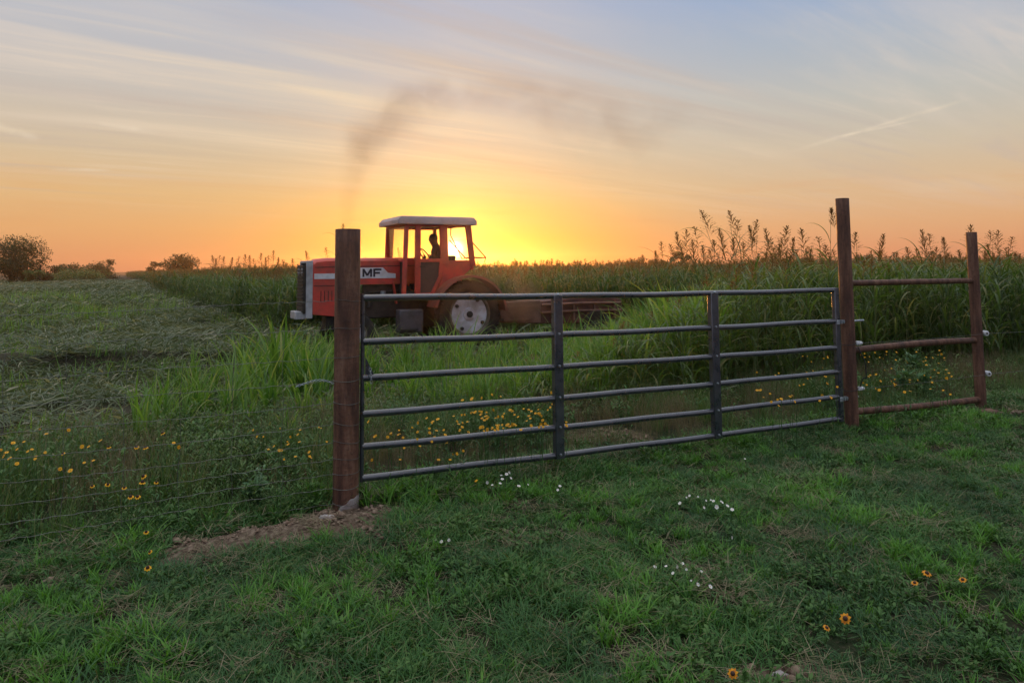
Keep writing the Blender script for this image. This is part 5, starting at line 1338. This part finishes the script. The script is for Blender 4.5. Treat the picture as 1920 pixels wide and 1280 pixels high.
# ------------------------------------------------------------------ stones by the right hand post, and trees
def stone(u, v, s, label, mat='paleconc'):
    bm = bmesh.new(); bmesh.ops.create_icosphere(bm, subdivisions=3, radius=1)
    for vv in bm.verts:
        c = vv.co; k = 1 + .28 * math.sin(c.x * 3 + u) * math.cos(c.y * 4) + .12 * math.sin(c.z * 9 + c.x * 7); vv.co = Vector((c.x * s[0], c.y * s[1], c.z * s[2])) * k
    me = bpy.data.meshes.new('stone'); bm.to_mesh(me); bm.free(); me.polygons.foreach_set('use_smooth', np.ones(len(me.polygons), bool)); me.materials.append(M[mat])
    o = bpy.data.objects.new('stone', me); COL.objects.link(o); g_ = on_plane(u, v); o.location = (g_.x, g_.y, gz(g_.x, g_.y) + s[2] * .3); tag(o, label, 'stone')
stone(1858, 778, (.11, .07, .05), 'reddish flat stone lying at the foot of the right hand post', 'tan')
stone(612, 986, (.05, .025, .016), 'pale clod of earth in front of the thick post')
stone(1462, 1268, (.03, .02, .012), 'small pale stone at the bottom edge beside bare soil')
stone(1130, 1272, (.035, .02, .012), 'pale chip lying at the bottom edge in the lawn')

def tree(x, y, H, Wd, trunk_h, label, seed, n=2600, name='tree', lobes=9, lsz=.2, leaf='treeleaf', group=None, gap=0.0, lift=0.0):
    r_ = np.random.default_rng(seed); o = empty(name, (x, y, 0), 0, label, 'tree' if name != 'bush' else 'bush', group)
    mb = MB(); mb.tube([(0, 0, -.2), (.05 * H * .2, 0, trunk_h * .5), (-.03 * H, .02, trunk_h), (.02 * H, 0, H * .62)], [H * .035, H * .028, H * .022, H * .008], 8)
    cs, rs = [], []
    for k in range(lobes):
        a = r_.uniform(0, 6.28); d = Wd / 2 * r_.uniform(.15, .72); z = H * r_.uniform(.42 - lift, .86) if k else H * .78
        rr = Wd * r_.uniform(.14, .26) * (1 - .35 * d / (Wd / 2)); cs.append((d * math.cos(a), d * math.sin(a), z)); rs.append(rr)
        mb.tube([(-.02 * H, 0, trunk_h * r_.uniform(.5, 1)), (cs[-1][0] * .5, cs[-1][1] * .5, z * .7), cs[-1]], [H * .014, H * .009, H * .003], 6)
        for j in range(3):
            e = r_.normal(size=3); e /= np.linalg.norm(e); mb.tube([cs[-1], tuple(np.array(cs[-1]) + e * rr * .9)], [H * .004, H * .0015], 4)
    mb.build('trunk', M['bark'], o)
    cs, rs = np.array(cs), np.array(rs); w_ = rs ** 2; w_ /= w_.sum(); i_ = r_.choice(lobes, n, p=w_)
    dv = r_.normal(size=(n, 3)); dv /= np.linalg.norm(dv, axis=1)[:, None]; rad = r_.random(n) ** .42
    pos = cs[i_] + dv * (rad * rs[i_])[:, None] * np.array([1, 1, .72]) * (1 + .35 * (r_.random(n)[:, None] - .5))
    cl = vnoise(pos[:, 0] * 1.0 + pos[:, 2] * .7, pos[:, 1] + pos[:, 2] * .9, 2.6 / max(1.0, H / 6), seed, 2); pos = pos[cl > .40 + gap]; n = len(pos); pos[:, 2] = np.maximum(pos[:, 2], .03 * H)
    p = Plant(); p.blades(pos, r_.uniform(0, 6.28, n), r_.uniform(.2, 1.5, n), r_.uniform(1, 2.4, n), lsz * r_.uniform(.7, 1.3, n), lsz * .55 * r_.uniform(.7, 1.2, n), 2, mi=0, prof='leaf', rnd=r_.random(n))
    p.obj('crown' if name != 'bush' else 'foliage', [M[leaf]], o); return o
def tree_px(u, vtop, vbase, wpx, label, seed, Y=None, **kw):
    if Y is None: g_ = on_plane(u, vbase)
    else: g_ = at_depth(u, vbase, Y)
    H = z_at((g_.x, g_.y), vtop); tree(g_.x, g_.y, H, wpx * g_.y / FPX, kw.pop('trunk_h', H * .3), label, seed, **kw)
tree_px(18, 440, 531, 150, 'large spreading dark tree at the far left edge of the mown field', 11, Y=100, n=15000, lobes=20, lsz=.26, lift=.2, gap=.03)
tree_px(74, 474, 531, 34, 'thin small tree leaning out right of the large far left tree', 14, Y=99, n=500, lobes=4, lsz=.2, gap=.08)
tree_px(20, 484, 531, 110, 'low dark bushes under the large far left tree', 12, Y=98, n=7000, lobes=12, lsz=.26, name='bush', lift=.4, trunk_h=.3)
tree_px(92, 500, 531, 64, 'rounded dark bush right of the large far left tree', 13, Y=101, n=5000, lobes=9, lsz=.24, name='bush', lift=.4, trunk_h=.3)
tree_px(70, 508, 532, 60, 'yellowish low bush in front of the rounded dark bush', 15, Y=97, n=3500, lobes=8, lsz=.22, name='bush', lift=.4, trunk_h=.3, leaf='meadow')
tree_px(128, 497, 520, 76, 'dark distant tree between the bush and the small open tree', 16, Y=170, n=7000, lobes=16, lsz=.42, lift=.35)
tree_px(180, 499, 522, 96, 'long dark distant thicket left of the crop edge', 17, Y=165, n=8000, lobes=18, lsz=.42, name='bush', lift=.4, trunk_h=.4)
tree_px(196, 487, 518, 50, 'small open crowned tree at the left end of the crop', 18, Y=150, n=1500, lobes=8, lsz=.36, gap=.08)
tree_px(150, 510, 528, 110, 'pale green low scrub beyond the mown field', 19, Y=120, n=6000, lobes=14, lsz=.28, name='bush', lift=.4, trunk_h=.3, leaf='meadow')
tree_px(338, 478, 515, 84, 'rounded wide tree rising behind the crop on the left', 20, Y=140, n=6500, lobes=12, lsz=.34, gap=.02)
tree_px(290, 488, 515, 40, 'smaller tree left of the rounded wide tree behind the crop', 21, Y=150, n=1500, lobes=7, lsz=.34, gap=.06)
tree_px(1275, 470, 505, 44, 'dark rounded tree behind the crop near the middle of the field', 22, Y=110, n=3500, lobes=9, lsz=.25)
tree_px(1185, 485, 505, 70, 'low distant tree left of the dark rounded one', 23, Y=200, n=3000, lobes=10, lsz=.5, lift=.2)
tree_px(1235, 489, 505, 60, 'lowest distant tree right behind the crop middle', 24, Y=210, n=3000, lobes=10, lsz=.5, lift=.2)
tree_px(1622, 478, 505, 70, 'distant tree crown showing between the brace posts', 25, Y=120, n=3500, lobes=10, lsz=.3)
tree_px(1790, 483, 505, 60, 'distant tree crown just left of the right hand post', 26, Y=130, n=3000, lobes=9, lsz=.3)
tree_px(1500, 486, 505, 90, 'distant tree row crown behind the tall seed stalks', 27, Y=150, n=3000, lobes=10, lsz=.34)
# ------------------------------------------------------------------ exhaust smoke drifting off to the right
def puff(name, path, rads, dens, col, label, scale=1.1, aniso=.3, noise_lo=.42, noise_hi=.7, soft=1.0):
    mb = MB(); P = [Vector(q) for q in path]; mb.tube(P, rads, 16)
    m = bpy.data.materials.new(name); m.use_nodes = True; nt = m.node_tree; nt.nodes.clear()
    o_ = nt.nodes.new('ShaderNodeOutputMaterial'); vp = nt.nodes.new('ShaderNodeVolumePrincipled'); vp.inputs['Color'].default_value = (*col, 1); vp.inputs['Anisotropy'].default_value = aniso
    p = geo_pos(nt)
    # soft falloff from the centre line: distance to its segments
    best = None
    for a, b_, ra, rb in zip(P[:-1], P[1:], rads[:-1], rads[1:]):
        ab = b_ - a; L2 = ab.length_squared
        t_ = ((dot(nt, p, tuple(ab)) - a.dot(ab)) / L2).clamp()
        def comp(i): return dot(nt, p, tuple(1.0 if j == i else 0.0 for j in range(3))) - (t_ * ab[i] + a[i])
        dx_, dy_, dz_ = comp(0), comp(1), comp(2)
        d_ = (dx_ * dx_ + dy_ * dy_ + dz_ * dz_).fn('SQRT') / (t_ * (rb - ra) + ra)
        best = d_ if best is None else best.min(d_)
    n_ = noise(nt, p, scale, 3, .6, 0.6)
    dd_ = (1.0 - best.step(0.05, 0.9)) * n_.step(noise_lo, noise_hi) * dens
    nt.links.new(dd_.o, vp.inputs['Density']); nt.links.new(vp.outputs[0], o_.inputs['Volume'])
    o = mb.build(name, m); tag(o, label, 'smoke', kind='stuff'); return o
YS = at_depth(650, 437, T2W(XE, 0, 0).y).y
puff('smoke', [at_depth(650, 440, YS), at_depth(655, 380, YS), at_depth(664, 310, YS + .2), at_depth(690, 252, YS + .5), at_depth(745, 208, YS + .9), at_depth(850, 178, YS + 1.4)],
     [.14, .34, .52, .78, .9, .65], .75, (.24, .155, .095), 'thin brown exhaust smoke rising from the tractor over the thick post', scale=1.3, noise_lo=.28, noise_hi=.75)
puff('smoke', [at_depth(840, 172, YS + 1.4), at_depth(960, 180, YS + 2), at_depth(1070, 218, YS + 2.6), at_depth(1165, 250, YS + 3.2), at_depth(1300, 215, YS + 3.6)],
     [.55, .85, 1.35, 1.4, .6], .36, (.27, .17, .10), 'brown smoke drifting away in the sky right of the cab roof', scale=.95, noise_lo=.36, noise_hi=.75)
# dust thrown up round the rear wheel
puff('dust', [T2W(.9, 1.1, .75), T2W(0, 1.15, 1.15), T2W(-.6, 1.1, 1.10), T2W(-1.5, .9, .75)], [.45, .65, .75, .7], 1.7, (.50, .29, .17), 'brown dust thrown up round the rear wheel of the tractor', scale=2.0, aniso=.5, noise_lo=.35, noise_hi=.7)

# ------------------------------------------------------------------ evening haze
HZX, HZY0, HZY1, HZT = 420.0, -40.0, 520.0, 11.0
mb = MB(); mb.raw([(x, y, z) for x in (-HZX, HZX) for y in (HZY0, HZY1) for z in (-1.5, HZT)], [(0, 1, 3, 2), (4, 6, 7, 5), (0, 4, 5, 1), (2, 3, 7, 6), (0, 2, 6, 4), (1, 5, 7, 3)])
m = bpy.data.materials.new('haze'); m.use_nodes = True; nt = m.node_tree; nt.nodes.clear()
o_ = nt.nodes.new('ShaderNodeOutputMaterial'); vp = nt.nodes.new('ShaderNodeVolumePrincipled')
vp.inputs['Color'].default_value = (.92, .80, .68, 1); vp.inputs['Density'].default_value = HAZE; vp.inputs['Anisotropy'].default_value = HAZE_G
nt.links.new(vp.outputs[0], o_.inputs['Volume'])
hz_ = mb.build('haze', m, smooth=False); tag(hz_, 'warm evening haze lying over the whole field', 'haze', kind='stuff')
